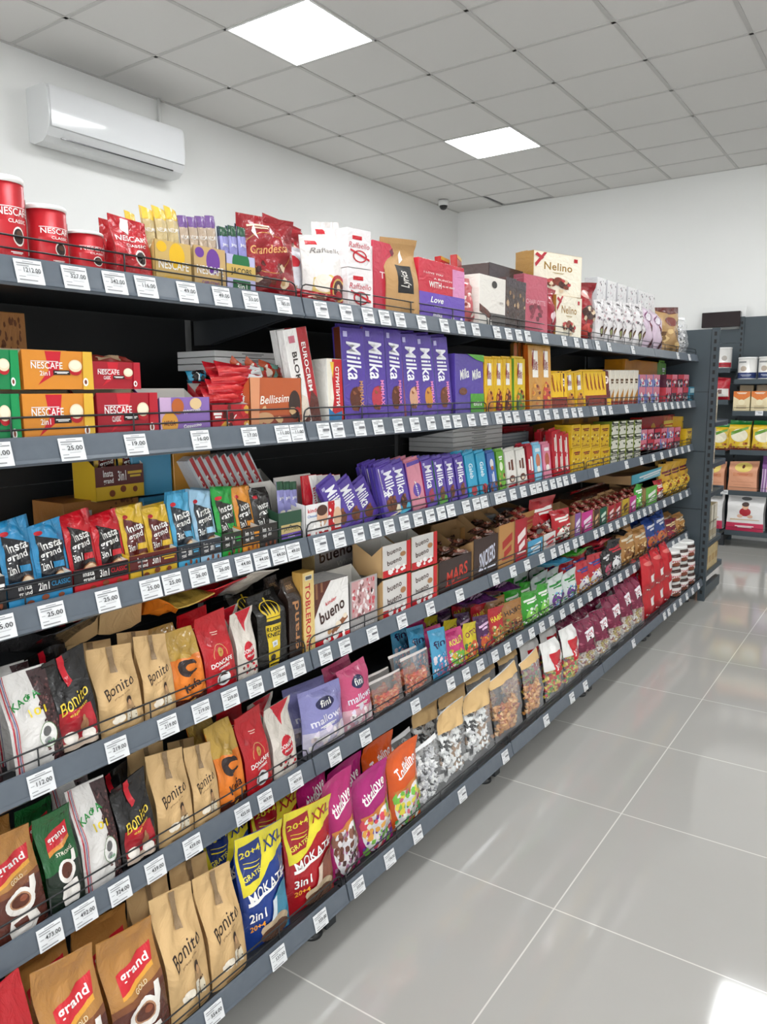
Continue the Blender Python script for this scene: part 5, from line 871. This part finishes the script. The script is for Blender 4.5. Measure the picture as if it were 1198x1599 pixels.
# ---- third shelf
z3 = ZS(3)
INS = [('black', -45, 8, 1, 828, 905), ('blue', 9, 112, 2, 816, 903), ('red', 113, 200, 2, 802, 890), ('yellow', 201, 276, 2, 792, 862), ('sky', 277, 311, 1, 772, 850), ('pale', 312, 345, 1, 768, 842), ('green', 346, 377, 1, 764, 832), ('orange', 378, 405, 1, 762, 824), ('brown', 405, 433, 1, 764, 818)]
for k, a, b_, c, yt, yc in INS:
    d = D['ca'+k]; X = XS-.024; y0, y1 = ycol(a, X, z3+.06), ycol(b_, X, z3+.06)
    hf = max(.05, zrow(yc, X, (y0+y1)/2)-z3); sz = hf/(.5*.15)
    put('ca'+k, (X, (y0+y1)/2, z3+.0005), (1.1, (y1-y0)*.985/.2, sz), where=(3, 'front'))
    sachets(3, 'sa'+k, a, b_, c, 4, yt-2, dx=.014, dd=.036, z=z3+.003, lean=.22)
lay(3, 'cayellow', 146, 224, None, hs=.15, dx=.19, z=z3+.142, lean=0, dk=.5, desc='yellow and black carton of sachets raised on the rear boxes')
for k in range(2): lay(3, 'sayellow', 148+38*k, 184+38*k, None, hs=.11, dx=.205, z=z3+.16, lean=.05, desc='yellow edged sachet in the raised rear carton')
lay(3, 'cardbox', 100, 220, None, hs=.145, dx=.21, lean=0, desc='grey brown cardboard carton under the raised yellow carton')
lay(3, 'ybluebox', 205, 268, None, hs=.13, dx=.2, z=z3+.14, lean=0); lay(3, 'yorbox', 270, 330, None, hs=.125, dx=.2, z=z3+.13, lean=0)
lay(3, 'ybluebox', 225, 270, None, hs=.135, dx=.2, lean=0); lay(3, 'yorbox', 271, 345, None, hs=.125, dx=.2, lean=0)
for k in range(8): lay(3, 'kboxflat', 352+11*k, 374+11*k, None, hs=.25, dx=.15, roll=.5, lean=.05, wk=.5)
lay(3, 'jactin', 434, 471, None, hs=.15, lean=0); lay(3, 'jactin', 415, 455, None, hs=.16, dx=.16, lean=0)
for k in range(3): lay(3, 'skjacobs', 438+10*k, 449+10*k, 752, dx=.03, lean=.05)
lay(3, 'kinder', 476, 533, 746, lean=0, dx=.0)
for k in range(5): lay(3, 'kfinger', 478+9*k, 500+9*k, 742, dx=.04+.012*k, z=z3+.02, lean=.08)
for k, key in enumerate(('ms', 'ms', 'ms')): lay(3, key, 530+20*k, 556+20*k, 736+2*k, roll=.42, lean=.16, dx=.012*k)
for k in range(4): lay(3, 'mswhite', 585+8*k, 606+8*k, 718, roll=.22, lean=.1, dx=.018*(3-k))
for k, (key, a, b_, yt, r_) in enumerate((('ms', 603, 624, 718, .16), ('msblue', 625, 645, 716, .16), ('pinkchoc', 646, 668, 713, .12), ('mspink', 669, 686, 712, .1), ('msgreen', 687, 702, 711, .1), ('ms', 703, 717, 710, .1), ('ms', 719, 733, 708, .1), ('teal', 735, 750, 704, .1), ('teal', 752, 766, 702, .08), ('cblue', 768, 780, 702, .06), ('cgreen', 782, 793, 700, .04), ('cwhite', 795, 810, 700, .04), ('cwhite', 812, 826, 698, .04), ('cred', 828, 837, 692, 0), ('csky', 838, 850, 690, 0), ('cpink', 852, 864, 689, 0))):
    lay(3, key, a, b_, yt, n=4 if a < 768 else 3, dd=.02, lean=.12, roll=r_, jit=.05)
for k in range(3): lay(3, 'vred', 866+8*k, 876+8*k, 668+3*k, n=2, dd=.05, lean=.05, roll=.08)
for k in range(5): lay(3, 'whlong', 690, 770, 664+7.5*k, dx=.2, yb=671+7.5*k, lean=0)
for k in range(5): lay(3, 'silverfl', 773, 826, 676+5*k, dx=.17, yb=681+5*k, lean=0, desc='thin grey flat chocolate packet in the rear stack')
lay(3, 'vred', 790, 838, 664, dx=.22, desc='red wafer bag lying behind the flat packets')
lo = .0
for k in range(4): lay(3, 'ybox', 894+15*k, 908+15*k, 699, lean=0); lay(3, 'ybox', 892+15*k, 906+15*k, 663, yb=699, lean=0)
for k in range(2): lay(3, 'yorbox', 868+30*k, 897+30*k, 652, dx=.2, lean=0, desc='folded ochre cardboard carton at the back')
for c in range(4):
    for r_ in range(3): lay(3, 'gbox', 954+12*c, 965+12*c, 658+22*r_-c*.8, yb=679+22*r_-c*.8, lean=0)
lay(3, 'redlong', 1001, 1056, 649, dx=.12, lean=0)
for c in range(6):
    for r_ in range(2): lay(3, ('tub2', 'tub', 'tub3', 'tub')[(c+r_) % 4], 1001+10.5*c, 1010+10.5*c, 671+16*r_-c*.8, yb=687+16*r_-c*.8, lean=0)
lay(3, 'ybox', 1064, 1071, 650, lean=0, dx=.06); lay(3, 'ybox', 1072, 1081, 669, lean=0)
# ---- fourth shelf
lay(4, 'kafa101', -75, 2, 1050, rz=-.1, roll=.03); lay(4, 'kafa101', 24, 100, 1040, n=2, rz=-.1, roll=.06); lay(4, 'bonblack', 92, 158, 1012, n=2, roll=.06, rz=-.1)
lay(4, 'bonkraft', 158, 226, 1003, n=2, roll=.02, rz=-.05); lay(4, 'bonkraft', 228, 276, 988, n=2, rz=-.05); lay(4, 'kafao', 274, 324, 980, n=2, rz=-.05, roll=.03)
lay(4, 'donred', 326, 372, 952, n=2, rz=-.08, roll=.05); lay(4, 'donwhite', 374, 405, 950, n=2, rz=-.05); lay(4, 'ruski', 406, 451, 922, n=2, lean=.02, rz=-.05); lay(4, 'granddark', 453, 474, 902, n=2, lean=0)
z4 = ZS(4)
def lying(s, key, pxm, z, dx, h=.2, w_=.11, rz=0, desc=None, flip=False):      # a bag lying on top of the others, its base towards the aisle
    X = XFr(s)-.024-dx; y = ycol(pxm, X, z); d = D[key]['size']
    if flip: X = XFr(s)-.03-h
    put(key, (X, y, z), (w_/d[0], w_/d[0], h/d[1]), rz=rz+(math.pi if flip else 0), lean=1.42 if not flip else 1.38, desc=desc, where=(s, 'lying'))
for a, kk, nm_ in ((118, 'bonkraft', 'brown kraft coffee bag lying on top of the standing bags'), (190, 'bonkraft', 'brown kraft coffee bag lying on top of the standing bags'), (255, 'kafao', 'gold topped coffee bag lying on the bags'), (312, 'donred', 'red coffee bag lying on the bags'), (368, 'donwhite', 'off-white coffee bag lying on the bags'), (70, 'bonblack', 'black coffee bag lying on the bags')): lying(4, kk, a, z4+.235, .1, desc=nm_, h=.2, rz=.05, flip=kk != 'bonkraft')
lay(4, 'toblerone', 474, 492, 893, lean=0); lay(4, 'bueno', 493, 544, 906, lean=.02, rz=-.08); lay(4, 'bwin', 546, 590, 893, lean=0); lay(4, 'buenobig', 490, 592, None, hs=.22, dx=.17, lean=0, z=z4+.03)
for k, (a, b_) in enumerate(((598, 640), (643, 681))): lay(4, 'bstack', a, b_, 898-12*k, lean=0, rz=-.05); lay(4, 'bstack', a, b_, 846-14*k, yb=897-12*k, lean=0, rz=-.05)
def bars_in(s, a, b_, key, z, n, yn=1):
    for k in range(n):
        X = XFr(s)-.03-.03*(k//2); y = ycol(a+(b_-a)*(.28+.42*(k % 2)), X, z)
        put(key, (X, y, z+.01*(k % 3)), (.9, (ycol(b_, X, z)-ycol(a, X, z))*.42/.14, .9), rz=rnd.uniform(-.25, .25), lean=rnd.uniform(1.35, 1.55), where=(s, 'in'))
CT = [('mars', 684, 737, 870), ('snick', 739, 778, 838), ('tancar', 779, 803, 818), ('redcar', 804, 823, 810), ('bluecar', 824, 848, 842), ('whcar', 849, 868, 832)]
for key, a, b_, yf in CT:
    X = XS-.024; y0, y1 = ycol(a, X, z4+.06), ycol(b_, X, z4+.06); hf = max(.04, zrow(yf, X, (y0+y1)/2)-z4)
    put(key, (X, (y0+y1)/2, z4+.0005), (.9, (y1-y0)*.97/.2, hf/(.8*.14)), where=(4, 'front'))
    bars_in(4, a, b_, 'minibar' if a < 790 else 'minired', z4+hf*1.0, 12 if a < 740 else 8)
lay(4, 'tancar', 690, 745, None, hs=.1, dx=.22, z=z4+.08, lean=0, desc='tan carton of chocolate bars raised at the back'); lay(4, 'tancar', 750, 812, None, hs=.1, dx=.22, z=z4+.08, lean=0, desc='second tan carton of chocolate bars raised at the back')
for k in range(6):
    for c in (0, 1): lay(4, 'silverfl', 757+34*c, 790+34*c, 802+5*k-2*c, dx=.14, yb=807+5*k-2*c, lean=0, desc='thin silver flat packet in the rear stack')
lay(4, 'bigred', 842, 872, 772, rz=-.1, dx=.05); lay(4, 'kred', 873, 897, 792, rz=-.1)
for key, a, b_, yt in (('lilcar', 898, 907, 792), ('pinkcar', 908, 926, 790), ('choccar', 928, 936, 788), ('grcar', 937, 948, 785), ('redcar', 950, 960, 782), ('redcar', 961, 970, 778), ('ylcar', 972, 982, 772), ('pinkcar', 984, 994, 768)):
    c_ = lay(4, key, a, b_, yt, lean=0, n=1)[0]; bars_in(4, a, b_, 'minired', z4+c_.scale.z*.115, 6)
for key, a, b_, yt in (('ggreen', 996, 1008, 754), ('mintcar', 1009, 1027, 752), ('kred', 1028, 1040, 748)): lay(4, key, a, b_, yt, lean=.02)
lay(4, 'tealcar', 962, 1018, 730, dx=.14, z=z4+.14, lean=0, hs=None); lay(4, 'cakebox', 900, 978, 768, dx=.17, lean=0, desc='long brown carton of cakes behind the coloured cartons'); lay(4, 'kred', 900, 970, 754, dx=.2, z=z4+.14, desc='red sweets bag lying across the brown carton', lean=.4)
for k in range(3): lay(4, 'gbarry', 1042+12*k, 1055+12*k, 722-4*k, lean=.1, rz=-.2); (lay(4, 'gbarry', 1034+10*k, 1047+10*k, 708-3*k, dx=.12, lean=.1) if k < 2 else None)
# ---- fifth shelf
lay(5, 'grandgold', -12, 76, 1284, n=2, rz=-.05, roll=.05); lay(5, 'grandstrong', 78, 134, 1256, n=2, rz=-.05, roll=.05); lay(5, 'kafa101', 134, 192, 1214, n=2, rz=-.05, roll=.04); lay(5, 'bonblack', 193, 248, 1204, n=2, rz=-.05, roll=.03)
lay(5, 'bonkraft', 250, 305, 1166, n=2, rz=-.05); lay(5, 'bonkraft', 306, 346, 1158, n=2, rz=-.05); lay(5, 'kafao', 347, 388, 1122, n=2, roll=.04); lay(5, 'donred', 389, 430, 1102, n=2, roll=.05); lay(5, 'donwhite', 431, 468, 1090, n=2, roll=.02)
lay(5, 'finilil', 485, 546, 1060, n=2, rz=-.1, roll=-.03, lean=.12); lay(5, 'finipink', 548, 590, 1030, n=2, rz=-.1, lean=.12)
lay(5, 'gummy', 592, 640, 1044, n=2, lean=.15); lay(5, 'gummy', 642, 684, 1010, n=2, lean=.15)
for key, a, b_, yt in (('finiblue', 686, 708, 978), ('gpink', 709, 733, 978), ('gyellow', 734, 753, 968), ('gpurple', 755, 773, 958), ('gred', 775, 794, 944), ('gbrown', 795, 824, 932), ('ggreen', 826, 848, 918), ('ggreen', 849, 864, 908), ('gwhite', 866, 888, 894), ('gwhite', 889, 908, 886), ('gtri', 910, 928, 872), ('gtri', 929, 947, 860), ('gblack', 949, 960, 856), ('gskel', 961, 978, 838), ('gcara', 980, 1000, 822), ('gcara', 1001, 1017, 820), ('gblue', 1018, 1032, 806), ('gblue', 1033, 1047, 796), ('gmaroon', 1048, 1062, 806), ('gcara', 1063, 1075, 798)):
    lay(5, key, a, b_, yt, n=3, dd=.08, lean=.14, rz=-.1, jit=.12)
for k, (key, a) in enumerate((('gpurple', 720), ('gpurple', 760), ('finiblue', 850), ('ggreen', 880), ('gtri', 915), ('gblack', 945), ('gblue', 1000))): lying(5, key, a, ZS(5)+.2, .12, h=.17, w_=.13, desc=D[key]['desc']+' lying on top', flip=True)
# ---- bottom shelf
lay(6, 'grandred', -80, 8, 1520, n=2, roll=.03); lay(6, 'grandred', 10, 88, 1532, roll=.04)
lay(6, 'grandgold', 90, 184, 1474, n=2, rz=-.05, roll=.03); lay(6, 'grandgold', 186, 270, 1432, n=2, rz=-.05, roll=.03)
lay(6, 'bonkraft', 271, 334, 1378, n=2, roll=.03); lay(6, 'bonkraft', 335, 392, 1346, n=2, roll=.03)
lay(6, 'mokblue', 394, 460, 1274, n=2, rz=-.12, roll=.04, dd=.11); lay(6, 'mokred', 462, 529, 1236, n=2, rz=-.12, dd=.11)
lay(6, 'lovec', 531, 572, 1196, n=2, rz=-.1, roll=.08, dd=.09); lay(6, 'lovem', 574, 622, 1184, n=2, rz=-.1, roll=.08, dd=.09); lay(6, 'toff', 624, 666, 1150, n=2, rz=-.1, dd=.09, roll=.04)
lay(6, 'bwsweets2', 667, 705, 1150, n=2, dd=.1, lean=.16); lay(6, 'bwsweets', 706, 745, 1092, n=2, dd=.1, lean=.16); lay(6, 'bwsweets', 746, 786, 1062, n=2, dd=.1, lean=.16)
lay(6, 'cookies', 788, 832, 1036, n=2, dd=.1, lean=.14); lay(6, 'cookies', 834, 862, 1016, n=2, dd=.1, lean=.14); lay(6, 'gummymix', 864, 892, 992, n=2, dd=.1, lean=.12); lay(6, 'gummymix', 893, 918, 972, n=2, dd=.1, lean=.12)
for a, b_, yt in ((919, 942, 962), (943, 962, 948), (963, 982, 926), (983, 998, 908), (999, 1014, 898)): lay(6, 'joymar', a, b_, yt, n=3, dd=.09, lean=.16, jit=.1, rz=-.1)
for c, (a, b_) in enumerate(((1016, 1030), (1031, 1044), (1045, 1057))):
    for r_ in range(2): lay(6, 'redbag', a, b_, 896-12*c-26*r_ if r_ == 0 else 868-10*c, z=ZS(6)+(.0 if r_ == 0 else .16), n=2, lean=.1)
for c, (a, b_) in enumerate(((1058, 1069), (1070, 1080), (1081, 1090))):
    for r_ in range(3): lay(6, 'spread', a, b_, None, hs=.1, z=ZS(6)+.001+.101*r_, n=2, dd=.1, lean=0, desc='white lidded hazelnut spread jar, tier %s' % ('one', 'two', 'three')[r_])
# ---- end unit, seen edge on
for z, n_, key, hh in ((EZ[3]+.031, 1, 'ecream', .24), (EZ[2]+.031, 1, 'ecream', .16), (EZ[1]+.031, 3, 'ecream', .25), (EZ[0]+.031, 4, 'eyellow', .16), (EZ[4]+.031, 1, 'ecream', .2)):
    for k in range(n_):
        dsc = {1: 'cream paper pack standing at the edge of the end unit', 3: 'pale paper pack in the row on the end unit', 4: 'small sand yellow pack on the lowest end unit shelf'}[n_]
        put(key, (-1.145, YE+.1+.1*k, z), (1, 1, hh/D[key]['size'][1]), desc=dsc+(f', {["", "second highest", "middle", "", "", "highest"][int(z*4)]} shelf' if False else ''), where=('end', f'{z:.2f}'))
# ---- back wall
def bw_row(key, xs, z, y, W_, Hh, where='bw', dz=None, n=1):
    d = D[key]['size']
    for x in xs:
        for k in range(n): put(key, (x, y+.02+k*(d[2]+.01), z+.001), (W_/d[0] if D[key]['shape'] in ('tin', 'jar') else 1, W_/d[0], Hh/d[1]), rz=-math.pi/2, lean=.02 if D[key]['shape'] not in ('tin', 'box') else 0, where=(where, f'{z:.2f} {k}'))
R_ = BZR['R']; Lz = BZR['L']
bw_row('milkcan', [-1.33+.17*k for k in range(5)], R_[4], 7.64, .16, .2)
bw_row('oats', [-1.35+.15*k for k in range(5)], R_[3], 7.64, .14, .18)
bw_row('brbox', [-1.33+.14*k for k in range(5)], R_[3], 7.74, .115, .235)
bw_row('ricebag', [-1.35, -1.15], R_[2], 7.64, .185, .27); bw_row('purpflour', [-.95, -.75], R_[2], 7.64, .17, .26)
bw_row('peachflour', [-1.3], R_[1], 7.64, .25, .27); bw_row('purpflour', [-1.02, -.74], R_[1], 7.64, .25, .32)
bw_row('whflour', [-1.255], R_[0], 7.61, .32, .33); bw_row('whflourb', [-.9], R_[0], 7.61, .32, .33)
bw_row('redcan', [-1.56, -1.75], Lz[4], 7.67, .17, .19); bw_row('redflour', [-1.55, -1.73], Lz[3], 7.67, .17, .21); bw_row('ricebag', [-1.53, -1.73], Lz[2], 7.67, .18, .25)
bw_row('peachflour', [-1.56, -1.83], Lz[1], 7.67, .2, .27); bw_row('whflour', [-1.6], Lz[0], 7.63, .3, .33)
# ------------------------------------------------------------------ price tags on the rails
TG = {1: [(48, '1212.00'), (120, '327.00'), (182, '342.00'), (231, '116.00'), (295, '49.00'), (349, '49.00'), (395, '33.00'), (445, '785.00'), 504, 543, 577, 603, 627, 661, 696, 722, 745, 778, 796, 812, 826, 853, 883, 902, 916, 935, 953, 990, 1060, 1078],
 2: [(-1, '25.00'), (115, '25.00'), (215, '19.00'), (316, '16.00'), (393, '17.00'), (444, '11.00'), (467, '11.00'), 508, 530, 564, 593, 624, 650, 675, 699, 716, 738, 757, 775, 795, 808, 826, 841, 856, 870, 885, 898, 908, 927, 944, 955, 980, 1008, 1022, 1032, 1041, 1051, 1060, 1069, 1078],
 3: [(4, '25.00'), (84, '25.00'), (171, '25.00'), (238, '25.00'), (272, '25.00'), (313, '26.00'), (349, '26.00'), (383, '44.00'), (411, '44.00'), (438, '44.00'), (461, '49.00'), 503, 532, 562, 588, 610, 634, 655, 674, 691, 706, 730, 746, 758, 774, 787, 803, 819, 834, 843, 853, 865, 875, 885, 897, 933, 980, 1003, 1022, 1035, 1048, 1058, 1067, 1077],
 4: [(67, '112.00'), (185, '219.00'), (265, '219.00'), (317, '219.00'), (362, '259.00'), (401, '327.00'), (438, '175.00'), (468, '321.00'), (499, '595.00'), 541, 584, 630, 674, 720, 770, 803, 825, 848, 866, 878, 887, 900, 910, 932, 942, 955, 966, 977, 988, 999, 1008, 1017, 1027, 1039, 1052, 1064, 1074],
 5: [(81, '473.00'), (135, '492.00'), (190, '324.00'), (245, '439.00'), (303, '439.00'), (382, '425.00'), (417, '469.00'), (464, '469.00'), (525, '161.00'), 573, 651, 706, 730, 752, 775, 794, 813, 832, 848, 863, 880, 895, 911, 923, 936, 950, 961, 970, 981, 992, 1001, 1014, 1022, 1032, 1042, 1053, 1062, 1073],
 6: [(337, '554.00'), (437, '537.00'), (503, '323.00'), (562, '333.00'), (611, '134.00'), 654, 724, 791, 855, 895, 916, 991, 1037, 1046, 1055, 1064, 1074, 1083, 1092]}
TM = {}
def tag_mesh(price):
    if price in TM: return TM[price]
    mb = MB(); w_, h_ = .049, .041; mb.box((-.0008, -w_/2, 0), (.0008, w_/2, h_), M('e4e5e6', 'card'))
    Lt = Lat(1, 1, lambda u, v: (.0008, (u-.5)*w_, v*h_), (w_, h_)); Lt.N[:] = (1, 0, 0)
    A = [('r', .3, .9, .7, .93, '949496'), ('r', .06, .81, .94, .855, '8a8a8c'), ('r', .06, .71, .5, .75, '949496'), ('r', .06, .5, .2, .53, 'a4a4a6'), ('r', .35, .33, .8, .355, 'b4b4b6'), ('r', .06, .25, .3, .28, '8a8a8c'), ('r', .06, .1, .72, .15, '8a8a8c')]
    A.append(('t', price, .58, .55, .62, .2, '3a3a3c', 0, 0, .02) if price else ('r', .36, .48, .88, .62, '6a6a6e'))
    art(mb, Lt, A, 'ink', .0003); TM[price] = mb.mesh('price_tag'); return TM[price]
OW = ['first', 'second', 'third', 'fourth', 'fifth', 'sixth', 'seventh', 'eighth', 'ninth', 'tenth', 'eleventh', 'twelfth', 'thirteenth', 'fourteenth', 'fifteenth', 'sixteenth', 'seventeenth', 'eighteenth', 'nineteenth', 'twentieth']
def ordw(k):
    if k < 20: return OW[k]
    t, u = divmod(k+1, 10); T_ = ['', '', 'twenty', 'thirty', 'forty', 'fifty'][t]
    return T_+'-'+OW[u-1] if u else {'twenty': 'twentieth', 'thirty': 'thirtieth', 'forty': 'fortieth', 'fifty': 'fiftieth'}[T_]
for s, L_ in TG.items():
    for i, it in enumerate(L_):
        px, pr = it if isinstance(it, tuple) else (it, None)
        x = XFr(s)+.0023; y = ycol(px, x, ZR[s]+.02)
        if any(abs(y-j) < .03 for j in JY): y += .03 if y > min(JY, key=lambda j: abs(j-y)) else -.03
        o = link('price_tag', tag_mesh(pr)); o.location = (x+.001, y, ZR[s]+.0005); o.rotation_euler = (0, math.radians(-14), 0)
        tag(o, (f'white price tag reading {pr}, ' if pr else 'white price tag, ')+f'{ordw(i)} from the left on the {NM[s]} shelf rail', 'price tag', 'price tags on the shelf rails')
for x, z in ((-1.19, R_[3]), (-1.44, R_[1])):
    o = link('price_tag', tag_mesh(None)); o.location = (x, 7.615, z-.035); o.rotation_euler = (0, 0, -math.pi/2); o.scale = (1, 1.3, 1)
    tag(o, 'white price tag on the back wall shelf under the '+('cereal boxes' if z > 1 else 'peach flour bag'), 'price tag')
# ------------------------------------------------------------------ labels that single each product out
from collections import defaultdict
G = defaultdict(list)
for o, d_, wh, g, t in PLACED: G[(d_, wh[0])].append((o, wh))
DEPTH = ['front', 'second', 'third', 'fourth', 'fifth', 'sixth', 'seventh', 'eighth']
for (d_, s), L_ in G.items():
    place = {'end': 'end unit', 'bw': 'back wall'}.get(s) or f'{NM[s]} shelf'
    if len(L_) == 1:
        lb = f'{d_}, {place}'; L_[0][0]['label'] = lb if len((d_+place).split()) < 16 else d_; continue
    ax = 0 if s == 'bw' else 1                                   # position along the shelf
    L_.sort(key=lambda q: (round(q[0].location[ax], 3), -q[0].location[2], -q[0].location[0]))
    cols = []                                                    # columns of things standing one behind or above another
    for o, wh in L_:
        if cols and abs(cols[-1][0].location[ax]-o.location[ax]) < .028: cols[-1].append(o)
        else: cols.append([o])
    for ci, c in enumerate(cols):
        cw = '' if len(cols) == 1 else (f'{ordw(ci)} from left' if len(d_.split()) < 9 else f'{ordw(ci)} there')
        zl = sorted({round(o.location[2], 2) for o in c}, reverse=True)
        for o in c:
            same = sorted([q for q in c if round(q.location[2], 2) == round(o.location[2], 2)], key=lambda q: q.location[1] if s == 'bw' else -q.location[0])
            k = same.index(o); bits = []
            if len(zl) > 1: bits.append('top' if round(o.location[2], 2) == zl[0] else ('bottom' if round(o.location[2], 2) == zl[-1] else ordw(zl.index(round(o.location[2], 2)))+' down'))
            if len(same) > 1: bits.append('in front' if k == 0 else (f'{ordw(k)} behind' if len(same) > 2 else 'behind'))
            o['label'] = ', '.join(b for b in (d_, place, cw+(' ' if cw and bits else '')+' '.join(bits)) if b)
            if len(o['label'].split()) > 16: print('LONG', o['label'])
            o['group'] = f'{d_} row, {place}'
